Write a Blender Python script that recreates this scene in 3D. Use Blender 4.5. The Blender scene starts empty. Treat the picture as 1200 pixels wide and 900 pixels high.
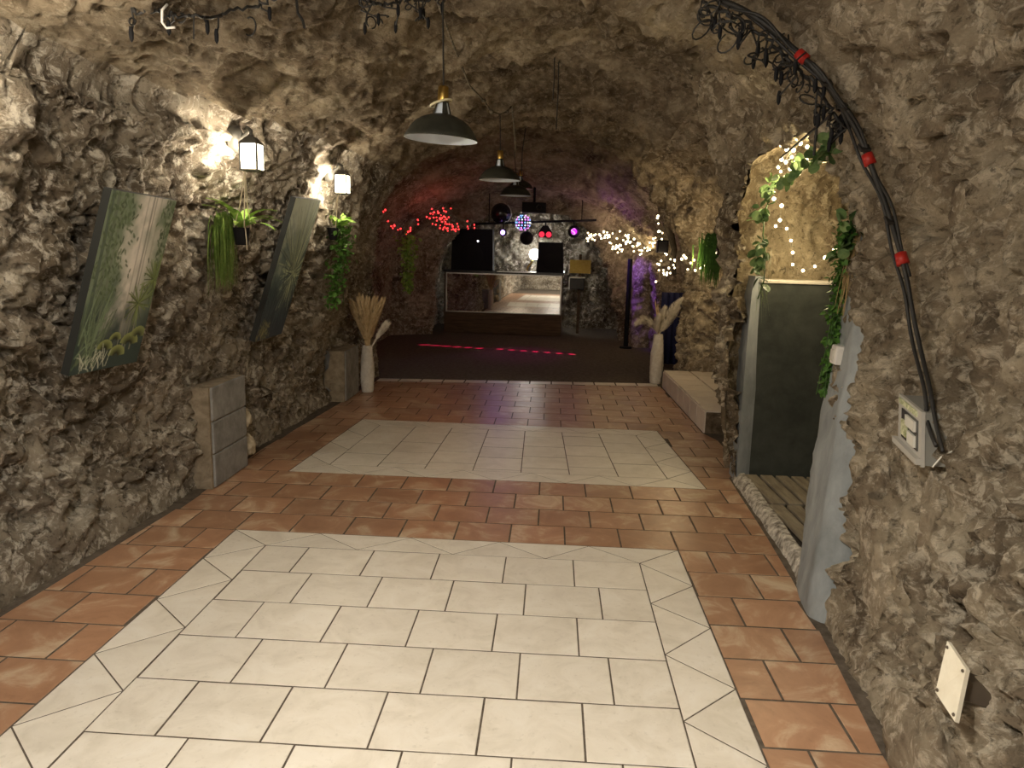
import bpy, bmesh, math, random
import numpy as np
from mathutils import Vector, Matrix
from mathutils.bvhtree import BVHTree

S = bpy.context.scene
COL = S.collection
random.seed(7)
RNG = np.random.default_rng(11)

# ------------------------------------------------------------------ camera
PITCH, ROLL, YAW = 0.17786, 0.02796, 0.04964
cd = bpy.data.cameras.new('camera')
cam = bpy.data.objects.new('camera', cd)
COL.objects.link(cam)
cd.sensor_width = 36.0
cd.lens = 870.0 / 1200.0 * 36.0
cd.clip_start = 0.05
cd.clip_end = 100
_f = Vector((-math.sin(YAW) * math.cos(PITCH), math.cos(YAW) * math.cos(PITCH), -math.sin(PITCH)))
_r = Vector((math.cos(YAW), math.sin(YAW), 0))
_u = _r.cross(_f)
_r2 = math.cos(ROLL) * _r + math.sin(ROLL) * _u
_u2 = -math.sin(ROLL) * _r + math.cos(ROLL) * _u
m3 = Matrix((_r2, _u2, -_f)).transposed()
cam.matrix_world = Matrix.Translation((0, 0, 1.5)) @ m3.to_4x4()
S.camera = cam

# ------------------------------------------------------------------ world and exposure
w = bpy.data.worlds.new('world')
S.world = w
w.use_nodes = True
w.node_tree.nodes['Background'].inputs[0].default_value = (0.02, 0.018, 0.015, 1)
w.node_tree.nodes['Background'].inputs[1].default_value = 0.2
S.view_settings.view_transform = 'Standard'
S.view_settings.look = 'None'
S.view_settings.gamma = 1.0
S.view_settings.exposure = 1.05


def lamp(name, kind, loc, power, color=(1, 1, 1), radius=0.05, to=None, spot=60, blend=0.3):
    l = bpy.data.lights.new(name, kind)
    l.energy = power
    l.color = color
    if kind in ('POINT', 'SPOT'):
        l.shadow_soft_size = radius
    if kind == 'SPOT':
        l.spot_size = math.radians(spot)
        l.spot_blend = blend
    o = bpy.data.objects.new(name, l)
    COL.objects.link(o)
    o.location = loc
    if to is not None:
        o.rotation_euler = (Vector(to) - Vector(loc)).to_track_quat('-Z', 'Y').to_euler()
    return o


# strengths of the hall's lamps
LPOW, LPOW0 = 100, 165
FAIRY, FAIRY2, REDP, STG = 1.1, 0.38, 0.14, 0.12
WARM = (1.0, 0.85, 0.64)
WARMW = (1.0, 0.92, 0.80)
# unseen fill lamps added over the entrance part to brighten near floor and walls
lamp('entrance_fill', 'SPOT', (-0.45, 0.55, 2.25), 92, WARMW, 0.05, (-0.45, 0.75, 0), 150, 0.7)
lamp('entrance_fill', 'SPOT', (-0.45, -1.6, 2.25), 100, WARMW, 0.05, (-0.45, -1.6, 0), 150, 0.7)
lamp('entrance_fill', 'POINT', (-0.62, 0.75, 2.30), 40, WARMW, 0.06)

# ------------------------------------------------------------------ materials
def mat(name, color=(0.8, 0.8, 0.8), rough=0.6, metal=0.0, emit=None, estr=0.0, spec=0.5):
    m = bpy.data.materials.new(name)
    m.use_nodes = True
    b = m.node_tree.nodes['Principled BSDF']
    b.inputs['Base Color'].default_value = (*color, 1)
    b.inputs['Roughness'].default_value = rough
    b.inputs['Metallic'].default_value = metal
    b.inputs['Specular IOR Level'].default_value = spec
    if emit:
        b.inputs['Emission Color'].default_value = (*emit, 1)
        b.inputs['Emission Strength'].default_value = estr
        m.cycles.emission_sampling = 'NONE'
    return m


class NT:
    """small helper for building node trees"""
    def __init__(s, m):
        s.t = m.node_tree
        s.b = s.t.nodes['Principled BSDF']

    def n(s, typ, **kw):
        nd = s.t.nodes.new(typ)
        for k, v in kw.items():
            if k.startswith('i_'):
                nd.inputs[k[2:].replace('_', ' ')].default_value = v
            else:
                setattr(nd, k, v)
        return nd

    def l(s, a, b):
        s.t.links.new(a, b)

    def coord(s, scale=(1, 1, 1)):
        g = s.n('ShaderNodeNewGeometry')
        mp = s.n('ShaderNodeMapping')
        mp.inputs['Scale'].default_value = scale
        s.l(g.outputs['Position'], mp.inputs['Vector'])
        return mp.outputs[0]

    def noise(s, vec, scale, detail=4, rough=0.6, dist=0.0):
        nd = s.n('ShaderNodeTexNoise')
        nd.inputs['Scale'].default_value = scale
        nd.inputs['Detail'].default_value = detail
        nd.inputs['Roughness'].default_value = rough
        nd.inputs['Distortion'].default_value = dist
        s.l(vec, nd.inputs['Vector'])
        return nd.outputs['Fac']

    def ramp(s, fac, stops):
        nd = s.n('ShaderNodeValToRGB')
        e = nd.color_ramp.elements
        while len(e) < len(stops):
            e.new(0.5)
        for el, (p, c) in zip(e, stops):
            el.position = p
            el.color = (*c, 1) if len(c) == 3 else c
        s.l(fac, nd.inputs['Fac'])
        return nd.outputs['Color']

    def mix(s, fac, a, b, mode='MIX'):
        nd = s.n('ShaderNodeMix', data_type='RGBA', blend_type=mode)
        for sock, v in ((0, fac), (6, a), (7, b)):
            if isinstance(v, (int, float)):
                nd.inputs[sock].default_value = v
            elif isinstance(v, tuple):
                nd.inputs[sock].default_value = (*v, 1) if len(v) == 3 else v
            else:
                s.l(v, nd.inputs[sock])
        return nd.outputs[2]

    def bump(s, h, strength=0.4, dist=0.02):
        nd = s.n('ShaderNodeBump')
        nd.inputs['Strength'].default_value = strength
        nd.inputs['Distance'].default_value = dist
        s.l(h, nd.inputs['Height'])
        s.l(nd.outputs[0], s.b.inputs['Normal'])


def rock_mat(name, tint=(1, 1, 1), striate=False, lime=0.5, dark=0.5):
    m = mat(name, rough=0.92, spec=0.2)
    t = NT(m)
    P = t.coord()
    Pst = t.coord((1.0, 0.55, 1.6)) if striate else P
    def c(r, g, b):
        return (r * tint[0], g * tint[1], b * tint[2])
    n1 = t.noise(Pst, 3.2, 8, 0.66, 0.4)
    base = t.ramp(n1, [(0.31, c(0.12, 0.096, 0.074)), (0.43, c(0.28, 0.234, 0.184)), (0.55, c(0.43, 0.378, 0.306)), (0.70, c(0.60, 0.545, 0.460))])
    n0 = t.noise(P, 1.15, 5, 0.6, 0.8)                    # broad pale and brown zones of the stone
    zone = t.ramp(n0, [(0.36, (0.40, 0.36, 0.31)), (0.50, (0.86, 0.85, 0.83)), (0.62, (1.12, 1.12, 1.10))])
    base = t.mix(0.85, base, zone, 'MULTIPLY')
    n2 = t.noise(Pst, 15.0, 8, 0.72, 0.7)
    spots = t.ramp(n2, [(0.50, (0, 0, 0)), (0.60, (1, 1, 1))])
    n3 = t.noise(P, 27.0, 7, 0.72, 0.4)
    darks = t.ramp(n3, [(0.36, (1, 1, 1)), (0.46, (0, 0, 0))])
    k1 = t.n('ShaderNodeMath', operation='MULTIPLY')
    t.l(spots, k1.inputs[0]); k1.inputs[1].default_value = lime
    k2 = t.n('ShaderNodeMath', operation='MULTIPLY')
    t.l(darks, k2.inputs[0]); k2.inputs[1].default_value = dark
    a = t.mix(k1.outputs[0], base, c(0.80, 0.75, 0.66))
    b = t.mix(k2.outputs[0], a, c(0.055, 0.042, 0.028))
    t.l(b, t.b.inputs['Base Color'])
    h1 = t.noise(Pst, 38.0, 8, 0.78, 0.5)
    h2 = t.noise(P, 120.0, 4, 0.6)
    add = t.n('ShaderNodeMath', operation='MULTIPLY_ADD')
    t.l(h2, add.inputs[0]); add.inputs[1].default_value = 0.3; t.l(h1, add.inputs[2])
    t.bump(add.outputs[0], 1.0, 0.03)
    return m


M = {}
M['rock_low'] = rock_mat('rock_low', (1.0, 0.99, 0.96), False, 0.8, 0.8)
M['rock_right'] = rock_mat('rock_right', (1.16, 1.11, 1.0), False, 0.6, 0.7)
M['rock_ceiling'] = rock_mat('rock_ceiling', (0.95, 0.90, 0.80), True, 0.35, 0.45)
M['pale_stone_rock'] = rock_mat('pale_stone_rock', (1.12, 1.06, 0.95), False, 0.7, 0.2)
M['rock_niche'] = rock_mat('rock_niche', (1.1, 1.02, 0.84), False, 0.5, 0.75)


def tile_mat(name, c0, c1, c2, rough, var=0.12, sc=6.0):
    m = mat(name, rough=rough)
    t = NT(m)
    P = t.coord()
    oi = t.n('ShaderNodeObjectInfo')
    off = t.n('ShaderNodeVectorMath', operation='ADD')
    cb = t.n('ShaderNodeCombineXYZ')
    mu = t.n('ShaderNodeMath', operation='MULTIPLY')
    t.l(oi.outputs['Random'], mu.inputs[0]); mu.inputs[1].default_value = 40.0
    t.l(mu.outputs[0], cb.inputs[0]); t.l(mu.outputs[0], cb.inputs[2])
    t.l(P, off.inputs[0]); t.l(cb.outputs[0], off.inputs[1])
    n1 = t.noise(off.outputs[0], sc, 6, 0.65, 0.8)
    col = t.ramp(n1, [(0.30, c0), (0.52, c1), (0.70, c2)])
    n2 = t.noise(off.outputs[0], sc * 7, 4, 0.7)
    sp = t.ramp(n2, [(0.30, (0.75, 0.74, 0.72)), (0.42, (1, 1, 1))])
    col = t.mix(0.5, col, sp, 'MULTIPLY')
    hv = t.n('ShaderNodeHueSaturation')
    mr = t.n('ShaderNodeMapRange')
    t.l(oi.outputs['Random'], mr.inputs['Value'])
    mr.inputs['To Min'].default_value = 1 - var; mr.inputs['To Max'].default_value = 1 + var
    t.l(mr.outputs[0], hv.inputs['Value']); t.l(col, hv.inputs['Color'])
    t.l(hv.outputs[0], t.b.inputs['Base Color'])
    rr = t.n('ShaderNodeMapRange')
    t.l(n1, rr.inputs['Value']); rr.inputs['To Min'].default_value = rough - 0.1; rr.inputs['To Max'].default_value = rough + 0.12
    t.l(rr.outputs[0], t.b.inputs['Roughness'])
    t.bump(n2, 0.12, 0.004)
    return m


M['terracotta'] = tile_mat('terracotta', (0.30, 0.158, 0.090), (0.40, 0.225, 0.132), (0.58, 0.45, 0.31), 0.33, 0.13, 5.0)
M['cream'] = tile_mat('cream', (0.62, 0.57, 0.48), (0.73, 0.68, 0.59), (0.78, 0.74, 0.66), 0.38, 0.04, 6.0)
M['bench_tile'] = tile_mat('bench_tile', (0.66, 0.58, 0.50), (0.75, 0.67, 0.58), (0.80, 0.72, 0.63), 0.45, 0.05, 6.0)


def speckle(name, ca, cb_, scale=12, rough=0.8, bump=0.3, bd=0.01, detail=6, stretch=(1, 1, 1)):
    m = mat(name, rough=rough, spec=0.3)
    t = NT(m)
    P = t.coord(stretch)
    n1 = t.noise(P, scale, detail, 0.65, 0.3)
    t.l(t.ramp(n1, [(0.34, ca), (0.66, cb_)]), t.b.inputs['Base Color'])
    t.bump(t.noise(P, scale * 4, 5, 0.65), bump, bd)
    return m


M['grout'] = speckle('grout', (0.07, 0.055, 0.04), (0.14, 0.115, 0.09), 20, 0.95)
M['dance'] = speckle('dance', (0.030, 0.021, 0.027), (0.072, 0.052, 0.060), 5, 0.36, 0.25, 0.006)
M['cement'] = speckle('cement', (0.19, 0.19, 0.185), (0.33, 0.33, 0.32), 9, 0.9)
M['cement_side'] = speckle('cement_side', (0.20, 0.16, 0.11), (0.36, 0.30, 0.22), 14, 0.95, 0.6)
M['paint_grey'] = speckle('paint_grey', (0.19, 0.208, 0.214), (0.38, 0.408, 0.42), 4, 0.75, 0.4, 0.012, stretch=(1, 1, 0.4))
M['paint_dark'] = speckle('paint_dark', (0.030, 0.035, 0.030), (0.058, 0.064, 0.055), 6, 0.7, 0.4, 0.01)
M['wood_slat'] = speckle('wood_slat', (0.17, 0.14, 0.10), (0.30, 0.26, 0.19), 9, 0.85, 0.35, 0.006, stretch=(3, 0.5, 3))
M['whitewash'] = speckle('whitewash', (0.12, 0.10, 0.08), (0.72, 0.68, 0.60), 26, 0.95, 0.45, 0.006)
M['pebble'] = speckle('pebble', (0.36, 0.30, 0.20), (0.58, 0.50, 0.37), 18, 0.9, 0.6)
M['pale_stone'] = speckle('pale_stone', (0.24, 0.19, 0.13), (0.50, 0.43, 0.32), 9, 0.92, 0.9)

# ------------------------------------------------------------------ mesh helpers
class MB:
    def __init__(s):
        s.v = []
        s.f = []

    def add(s, v, f):
        o = len(s.v)
        s.v += [tuple(p) for p in v]
        s.f += [tuple(i + o for i in q) for q in f]
        return s

    def box(s, c, d, M_=None, bev=0.0):
        x, y, z = d[0] / 2, d[1] / 2, d[2] / 2
        bm = bmesh.new()
        bmesh.ops.create_cube(bm, size=1)
        for v in bm.verts:
            v.co = Vector((v.co.x * d[0], v.co.y * d[1], v.co.z * d[2]))
        if bev:
            bmesh.ops.bevel(bm, geom=list(bm.edges), offset=bev, segments=2, affect='EDGES', profile=0.6)
        bm.verts.index_update()
        vs = [(M_ @ v.co if M_ else v.co) + Vector(c) for v in bm.verts]
        s.add(vs, [[v.index for v in f.verts] for f in bm.faces])
        bm.free()
        return s

    def tube(s, pts, r, n=6, cap=True):
        pts = [Vector(p) for p in pts]
        rs = r if isinstance(r, (list, tuple)) else [r] * len(pts)
        vs, fs = [], []
        up = None
        for i, p in enumerate(pts):
            t = (pts[min(i + 1, len(pts) - 1)] - pts[max(i - 1, 0)])
            t = t.normalized() if t.length > 1e-9 else Vector((0, 0, 1))
            if up is None:
                up = Vector((0, 0, 1)) if abs(t.z) < 0.9 else Vector((1, 0, 0))
            a = t.cross(up)
            if a.length < 1e-4:
                a = t.cross(Vector((0.3, 1, 0.2)))
            a.normalize()
            up = a.cross(t).normalized()
            for k in range(n):
                th = 2 * math.pi * k / n
                vs.append(p + (a * math.cos(th) + up * math.sin(th)) * rs[i])
        for i in range(len(pts) - 1):
            for k in range(n):
                fs.append((i * n + k, i * n + (k + 1) % n, (i + 1) * n + (k + 1) % n, (i + 1) * n + k))
        if cap:
            fs.append(tuple(range(n))[::-1])
            fs.append(tuple((len(pts) - 1) * n + k for k in range(n)))
        return s.add(vs, fs)

    def lathe(s, prof, c, n=24, M_=None, cap0=False, cap1=False):
        vs, fs = [], []
        for (r, z) in prof:
            for k in range(n):
                a = 2 * math.pi * k / n
                p = Vector((r * math.cos(a), r * math.sin(a), z))
                vs.append((M_ @ p if M_ else p) + Vector(c))
        for i in range(len(prof) - 1):
            for k in range(n):
                fs.append((i * n + k, i * n + (k + 1) % n, (i + 1) * n + (k + 1) % n, (i + 1) * n + k))
        if cap0:
            fs.append(tuple(range(n))[::-1])
        if cap1:
            fs.append(tuple((len(prof) - 1) * n + k for k in range(n)))
        return s.add(vs, fs)

    def ball(s, c, r, seg=8, ring=6, sc=(1, 1, 1)):
        prof = [(max(1e-4, math.sin(math.pi * i / ring)), -math.cos(math.pi * i / ring)) for i in range(ring + 1)]
        return s.lathe(prof, c, seg, Matrix.Diagonal((r * sc[0], r * sc[1], r * sc[2])))

    def prism(s, outline, ext):
        """outline: list of 3D points, ext: extrusion vector"""
        n = len(outline)
        e = Vector(ext)
        vs = [Vector(p) for p in outline] + [Vector(p) + e for p in outline]
        fs = [tuple(range(n))[::-1], tuple(range(n, 2 * n))]
        fs += [(i, (i + 1) % n, n + (i + 1) % n, n + i) for i in range(n)]
        return s.add(vs, fs)


def root_loc(o):
    p = Vector((0, 0, 0))
    while o is not None:
        p += o.location
        o = o.parent
    return p


def obj(name, mb, material, parent=None, smooth=False, label=None, kind=None):
    me = bpy.data.meshes.new(name)
    off = root_loc(parent) if parent else Vector((0, 0, 0))
    me.from_pydata([(p[0] - off.x, p[1] - off.y, p[2] - off.z) for p in mb.v], [], mb.f)
    me.materials.append(material)
    if smooth:
        me.polygons.foreach_set('use_smooth', [True] * len(me.polygons))
    me.update()
    o = bpy.data.objects.new(name, me)
    COL.objects.link(o)
    if parent:
        o.parent = parent
    if label:
        o['label'] = label
    if kind:
        o['kind'] = kind
    return o


def tag(o, label, cat, group=None):
    o['label'] = label
    o['category'] = cat
    if group:
        o['group'] = group
    return o


def thing(name, label, cat, loc, group=None):
    o = bpy.data.objects.new(name, None)
    COL.objects.link(o)
    o.empty_display_size = 0.1
    o.location = loc
    return tag(o, label, cat, group)


def struct(name, mb, material, smooth=False):
    return obj(name, mb, material, None, smooth, None, 'structure')


# ------------------------------------------------------------------ numeric noise for the rock
def _hash(ix, iy, iz, seed):
    h = (ix.astype(np.uint32) * np.uint32(374761393) + iy.astype(np.uint32) * np.uint32(668265263)
         + iz.astype(np.uint32) * np.uint32(2147483647 - 1274126177) + np.uint32(seed * 974711 + 13))
    h = (h ^ (h >> np.uint32(13))) * np.uint32(1274126177)
    h = (h ^ (h >> np.uint32(16))) * np.uint32(2246822519)
    return (h ^ (h >> np.uint32(15)))


def vnoise(P, seed=0):
    I = np.floor(P).astype(np.int64)
    F_ = P - I
    U = F_ * F_ * F_ * (F_ * (F_ * 6 - 15) + 10)
    r = np.zeros(len(P))
    for dx in (0, 1):
        for dy in (0, 1):
            for dz in (0, 1):
                h = _hash(I[:, 0] + dx, I[:, 1] + dy, I[:, 2] + dz, seed) / 4294967295.0
                wgt = (U[:, 0] if dx else 1 - U[:, 0]) * (U[:, 1] if dy else 1 - U[:, 1]) * (U[:, 2] if dz else 1 - U[:, 2])
                r += wgt * h
    return r * 2 - 1


def fbm(P, octv=4, seed=0, gain=0.5):
    a, r, s = 1.0, np.zeros(len(P)), 1.0
    for k in range(octv):
        r += a * vnoise(P * s + k * 17.3, seed + k)
        a *= gain
        s *= 2.03
    return r


def worley(P, seed=0, facet=False):
    """distances to the two nearest feature points; with facet also a tilted-plane value per cell (chipped stone)"""
    I = np.floor(P).astype(np.int64)
    F_ = P - I
    d1 = np.full(len(P), 9.0)
    d2 = np.full(len(P), 9.0)
    fv = np.zeros(len(P))
    for dx in (-1, 0, 1):
        for dy in (-1, 0, 1):
            for dz in (-1, 0, 1):
                h = _hash(I[:, 0] + dx, I[:, 1] + dy, I[:, 2] + dz, seed)
                jx = dx + (h & np.uint32(1023)) / 1023.0 - F_[:, 0]
                jy = dy + ((h >> np.uint32(10)) & np.uint32(1023)) / 1023.0 - F_[:, 1]
                jz = dz + ((h >> np.uint32(20)) & np.uint32(1023)) / 1023.0 - F_[:, 2]
                d = jx ** 2 + jy ** 2 + jz ** 2
                if facet:
                    g = h * np.uint32(2654435761)
                    gx = ((g >> np.uint32(4)) & np.uint32(255)) / 127.5 - 1
                    gy = ((g >> np.uint32(12)) & np.uint32(255)) / 127.5 - 1
                    gz = ((g >> np.uint32(20)) & np.uint32(255)) / 127.5 - 1
                    fv = np.where(d < d1, gx * jx + gy * jy + gz * jz + 0.45 * gx, fv)
                nd1 = np.minimum(d1, d)
                d2 = np.minimum(d2, np.maximum(d1, d))
                d1 = nd1
    return (np.sqrt(d1), np.sqrt(d2), fv) if facet else (np.sqrt(d1), np.sqrt(d2))


def sstep(a, b, x):
    t = np.clip((x - a) / (b - a), 0, 1)
    return t * t * (3 - 2 * t)


def rock_disp(P, rough, stri):
    """inward displacement in metres; rough 0..1 how knobbly, stri 0..1 how layered"""
    warp = np.stack([fbm(P * 2.3 + 5, 2, 31), fbm(P * 2.3 + 9, 2, 41), fbm(P * 2.3 + 14, 2, 51)], 1) * 0.10
    wf = np.stack([fbm(P * 13 + 5, 2, 32), fbm(P * 13 + 9, 2, 42), fbm(P * 13 + 14, 2, 52)], 1) * 0.020
    Q = P + warp
    Qf = Q + wf
    d = 0.075 * fbm(P * 0.9, 3, 3)
    d += 0.050 * fbm(Q * 3.1, 3, 7)
    f1, f2, fa = worley(Qf * 6.5, 5, True)
    d += rough * (0.036 * (0.55 - f1) + 0.034 * fa)
    g1, g2, fb_ = worley(Qf * 13.0 + 3, 8, True)
    d += rough * (0.020 * (0.5 - g1) + 0.026 * fb_)
    p1, p2 = worley(Q * 4.2 + 7, 12)
    pit = sstep(0.38, 0.12, p1) * sstep(-0.15, 0.25, fbm(P * 1.7, 2, 61))
    d -= rough * 0.065 * pit
    q1, q2 = worley(Qf * 10.0 + 21, 15)
    d -= rough * 0.055 * sstep(0.38, 0.12, q1)
    s1, s2, fc = worley(Qf * 27.0 + 11, 18, True)
    d += rough * (0.012 * (0.5 - s1) + 0.015 * fc)
    Ls = Q * np.array([5.0, 3.2, 13.0])
    d += stri * 0.020 * (1 - 2 * np.abs(fbm(Ls, 3, 21)))
    L2 = Qf * np.array([11.0, 6.0, 24.0])
    d += stri * 0.010 * (1 - 2.4 * np.abs(fbm(L2, 2, 25)))
    d += (0.4 + 0.6 * rough) * 0.014 * fbm(Q * 22, 3, 23, 0.6)
    return d


# ------------------------------------------------------------------ cave shell: cross sections along the hall
STN = {
 -4.0: [(-2.2,-.06),(-2.22,.45),(-2.17,.95),(-2.05,1.4),(-1.92,1.8),(-1.84,2.05),(-1.86,2.22),(-1.4,2.55),(-.75,2.8),(0,2.9),(.55,2.75),(1.0,2.45),(1.3,1.9),(1.36,1.3),(1.3,.7),(1.2,.3),(1.15,-.06)],
 1.8:  [(-2.22,-.06),(-2.24,.45),(-2.17,.95),(-2.05,1.4),(-1.95,1.8),(-1.90,2.05),(-1.88,2.18),(-1.4,2.5),(-.75,2.78),(0,2.9),(.55,2.75),(1.0,2.45),(1.3,1.9),(1.32,1.3),(1.22,.7),(1.13,.3),(1.08,-.06)],
 2.6:  [(-2.2,-.06),(-2.24,.45),(-2.17,.95),(-2.05,1.4),(-1.92,1.8),(-1.84,2.08),(-1.86,2.18),(-1.4,2.5),(-.75,2.78),(0,2.88),(.55,2.72),(1.0,2.42),(1.32,1.9),(1.38,1.3),(1.30,.75),(1.2,.3),(1.13,-.06)],
 3.3:  [(-2.15,-.06),(-2.2,.45),(-2.15,.95),(-2.03,1.4),(-1.90,1.8),(-1.80,2.04),(-1.83,2.16),(-1.35,2.5),(-.75,2.78),(0,2.88),(.55,2.72),(1.0,2.42),(1.34,1.9),(1.42,1.3),(1.34,.75),(1.25,.3),(1.2,-.06)],
 4.3:  [(-2.14,-.06),(-2.18,.45),(-2.12,.95),(-2.0,1.4),(-1.86,1.8),(-1.78,2.05),(-1.74,2.2),(-1.3,2.52),(-.7,2.78),(0,2.88),(.55,2.74),(1.0,2.44),(1.3,1.9),(1.38,1.3),(1.33,.75),(1.28,.3),(1.26,-.06)],
 5.05: [(-2.16,-.06),(-2.18,.45),(-2.11,.95),(-1.97,1.4),(-1.82,1.8),(-1.74,2.05),(-1.66,2.25),(-1.25,2.55),(-.7,2.8),(0,2.9),(.45,2.82),(.78,2.6),(1.06,1.95),(1.17,1.3),(1.21,.7),(1.26,.3),(1.30,-.06)],
 5.3:  [(-2.15,-.06),(-2.17,.45),(-2.1,.95),(-1.96,1.4),(-1.82,1.8),(-1.74,2.05),(-1.66,2.25),(-1.25,2.55),(-.7,2.8),(0,2.9),(.45,2.85),(.85,2.65),(1.2,2.0),(1.32,1.3),(1.36,.7),(1.38,.3),(1.42,-.06)],
 5.6:  [(-2.14,-.06),(-2.17,.45),(-2.1,.95),(-1.96,1.4),(-1.82,1.8),(-1.74,2.05),(-1.66,2.25),(-1.25,2.55),(-.7,2.8),(0,2.9),(.5,2.82),(1.0,2.6),(1.65,2.1),(1.95,1.3),(2.0,.7),(2.0,.3),(2.0,-.06)],
 6.8:  [(-2.1,-.06),(-2.12,.45),(-2.05,.95),(-1.95,1.4),(-1.84,1.8),(-1.76,2.05),(-1.68,2.28),(-1.25,2.58),(-.7,2.8),(0,2.88),(.5,2.78),(1.0,2.52),(1.65,2.1),(2.0,1.3),(2.05,.7),(2.05,.3),(2.05,-.06)],
 8.2:  [(-2.0,-.06),(-2.05,.45),(-2.03,.95),(-1.98,1.4),(-1.88,1.8),(-1.78,2.05),(-1.68,2.28),(-1.2,2.6),(-.6,2.78),(0,2.82),(.45,2.70),(.85,2.45),(1.4,2.1),(1.9,1.3),(2.0,.7),(2.0,.3),(2.0,-.06)],
 8.55: [(-2.0,-.06),(-2.05,.45),(-2.03,.95),(-1.98,1.4),(-1.9,1.8),(-1.8,2.05),(-1.7,2.28),(-1.2,2.6),(-.6,2.78),(0,2.82),(.45,2.68),(.85,2.42),(1.2,2.05),(1.58,1.3),(1.62,.7),(1.60,.3),(1.6,-.06)],
 8.8:  [(-2.15,-.06),(-2.2,.45),(-2.2,.95),(-2.15,1.4),(-2.05,1.8),(-1.95,2.1),(-1.8,2.4),(-1.3,2.8),(-.6,3.0),(0,3.05),(.5,2.9),(.9,2.6),(1.25,2.1),(1.5,1.3),(1.52,.7),(1.5,.3),(1.5,-.06)],
 9.15: [(-2.70,-.06),(-2.75,.45),(-2.75,.95),(-2.65,1.4),(-2.45,1.8),(-2.2,2.15),(-1.9,2.45),(-1.3,2.8),(-.6,3.0),(0,3.05),(.5,2.9),(1.0,2.6),(1.7,2.1),(2.3,1.4),(2.4,.7),(2.4,.3),(2.4,-.06)],
 10.6: [(-2.75,-.06),(-2.8,.45),(-2.8,.95),(-2.7,1.4),(-2.45,1.8),(-2.15,2.08),(-1.8,2.34),(-1.2,2.6),(-.6,2.75),(0,2.78),(.5,2.65),(1.0,2.4),(1.6,2.0),(2.1,1.4),(2.2,.7),(2.2,.3),(2.2,-.06)],
 11.6: [(-2.75,-.06),(-2.8,.45),(-2.8,.95),(-2.7,1.4),(-2.45,1.78),(-2.15,2.02),(-1.8,2.24),(-1.2,2.5),(-.6,2.62),(0,2.62),(.5,2.5),(.95,2.28),(1.3,1.9),(1.6,1.4),(1.65,.7),(1.65,.3),(1.65,-.06)],
 12.7: [(-2.75,-.06),(-2.8,.45),(-2.75,.95),(-2.6,1.4),(-2.35,1.75),(-2.05,1.95),(-1.75,2.12),(-1.2,2.36),(-.6,2.45),(0,2.42),(.5,2.32),(.9,2.15),(1.2,1.85),(1.5,1.4),(1.55,.7),(1.55,.3),(1.55,-.06)],
 13.1: [(-2.1,-.06),(-2.1,.45),(-2.08,.95),(-1.98,1.35),(-1.82,1.6),(-1.68,1.75),(-1.55,1.88),(-1.15,2.06),(-.6,2.15),(0,2.1),(.4,1.95),(.68,1.7),(.88,1.4),(1.02,1.0),(1.1,.6),(1.16,.3),(1.2,-.06)],
 13.5: [(-2.3,-.06),(-2.3,.45),(-2.28,.95),(-2.15,1.35),(-2.0,1.7),(-1.85,1.9),(-1.7,2.05),(-1.2,2.3),(-.6,2.4),(0,2.35),(.5,2.2),(.9,2.0),(1.2,1.6),(1.4,1.1),(1.45,.6),(1.45,.3),(1.45,-.06)],
 15.2: [(-2.3,-.06),(-2.3,.45),(-2.28,.95),(-2.15,1.35),(-2.0,1.7),(-1.85,1.9),(-1.7,2.05),(-1.2,2.3),(-.6,2.4),(0,2.35),(.5,2.2),(.9,2.0),(1.2,1.6),(1.4,1.1),(1.45,.6),(1.45,.3),(1.45,-.06)],
}
KY = np.array(sorted(STN))
KP = np.array([STN[k] for k in sorted(STN)])          # stations x 17 x 2
NCOL_SEG = [26, 26, 26, 24, 16, 10, 28, 34, 36, 30, 30, 34, 34, 34, 24, 22]   # samples per span of the section
BREAK_L = sum(NCOL_SEG[:6])                            # left wall | ceiling
BREAK_R = sum(NCOL_SEG[:11])                           # ceiling | right wall


def section(Y):
    """dense (x, z) samples of the smooth section at every Y of the array"""
    i = np.clip(np.searchsorted(KY, Y) - 1, 0, len(KY) - 2)
    t = ((Y - KY[i]) / (KY[i + 1] - KY[i]))[:, None, None]
    C = KP[i] * (1 - t) + KP[i + 1] * t                # n x 17 x 2
    E0 = 2 * C[:, :1] - C[:, 1:2]
    E1 = 2 * C[:, -1:] - C[:, -2:-1]
    G = np.concatenate([E0, C, E1], 1)
    out = []
    for k, n in enumerate(NCOL_SEG):
        p0, p1, p2, p3 = (G[:, k + j][:, None, :] for j in range(4))
        u = (np.arange(n + (1 if k == len(NCOL_SEG) - 1 else 0)) / n)[None, :, None]
        out.append(0.5 * ((2 * p1) + (-p0 + p2) * u + (2 * p0 - 5 * p1 + 4 * p2 - p3) * u * u + (-p0 + 3 * p1 - 3 * p2 + p3) * u ** 3))
    return np.concatenate(out, 1)


def row_list():
    ys, y = [], -3.6
    while y < 15.2:
        ys.append(y)
        if y < 1.4: s = 0.10
        elif y < 5.0: s = 0.0165
        elif y < 5.7: s = 0.012
        elif y < 8.1: s = 0.028
        elif y < 9.2: s = 0.016
        elif y < 12.6: s = 0.06
        elif y < 13.6: s = 0.022
        else: s = 0.06
        y += s
    return np.array(ys + [15.2])


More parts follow.
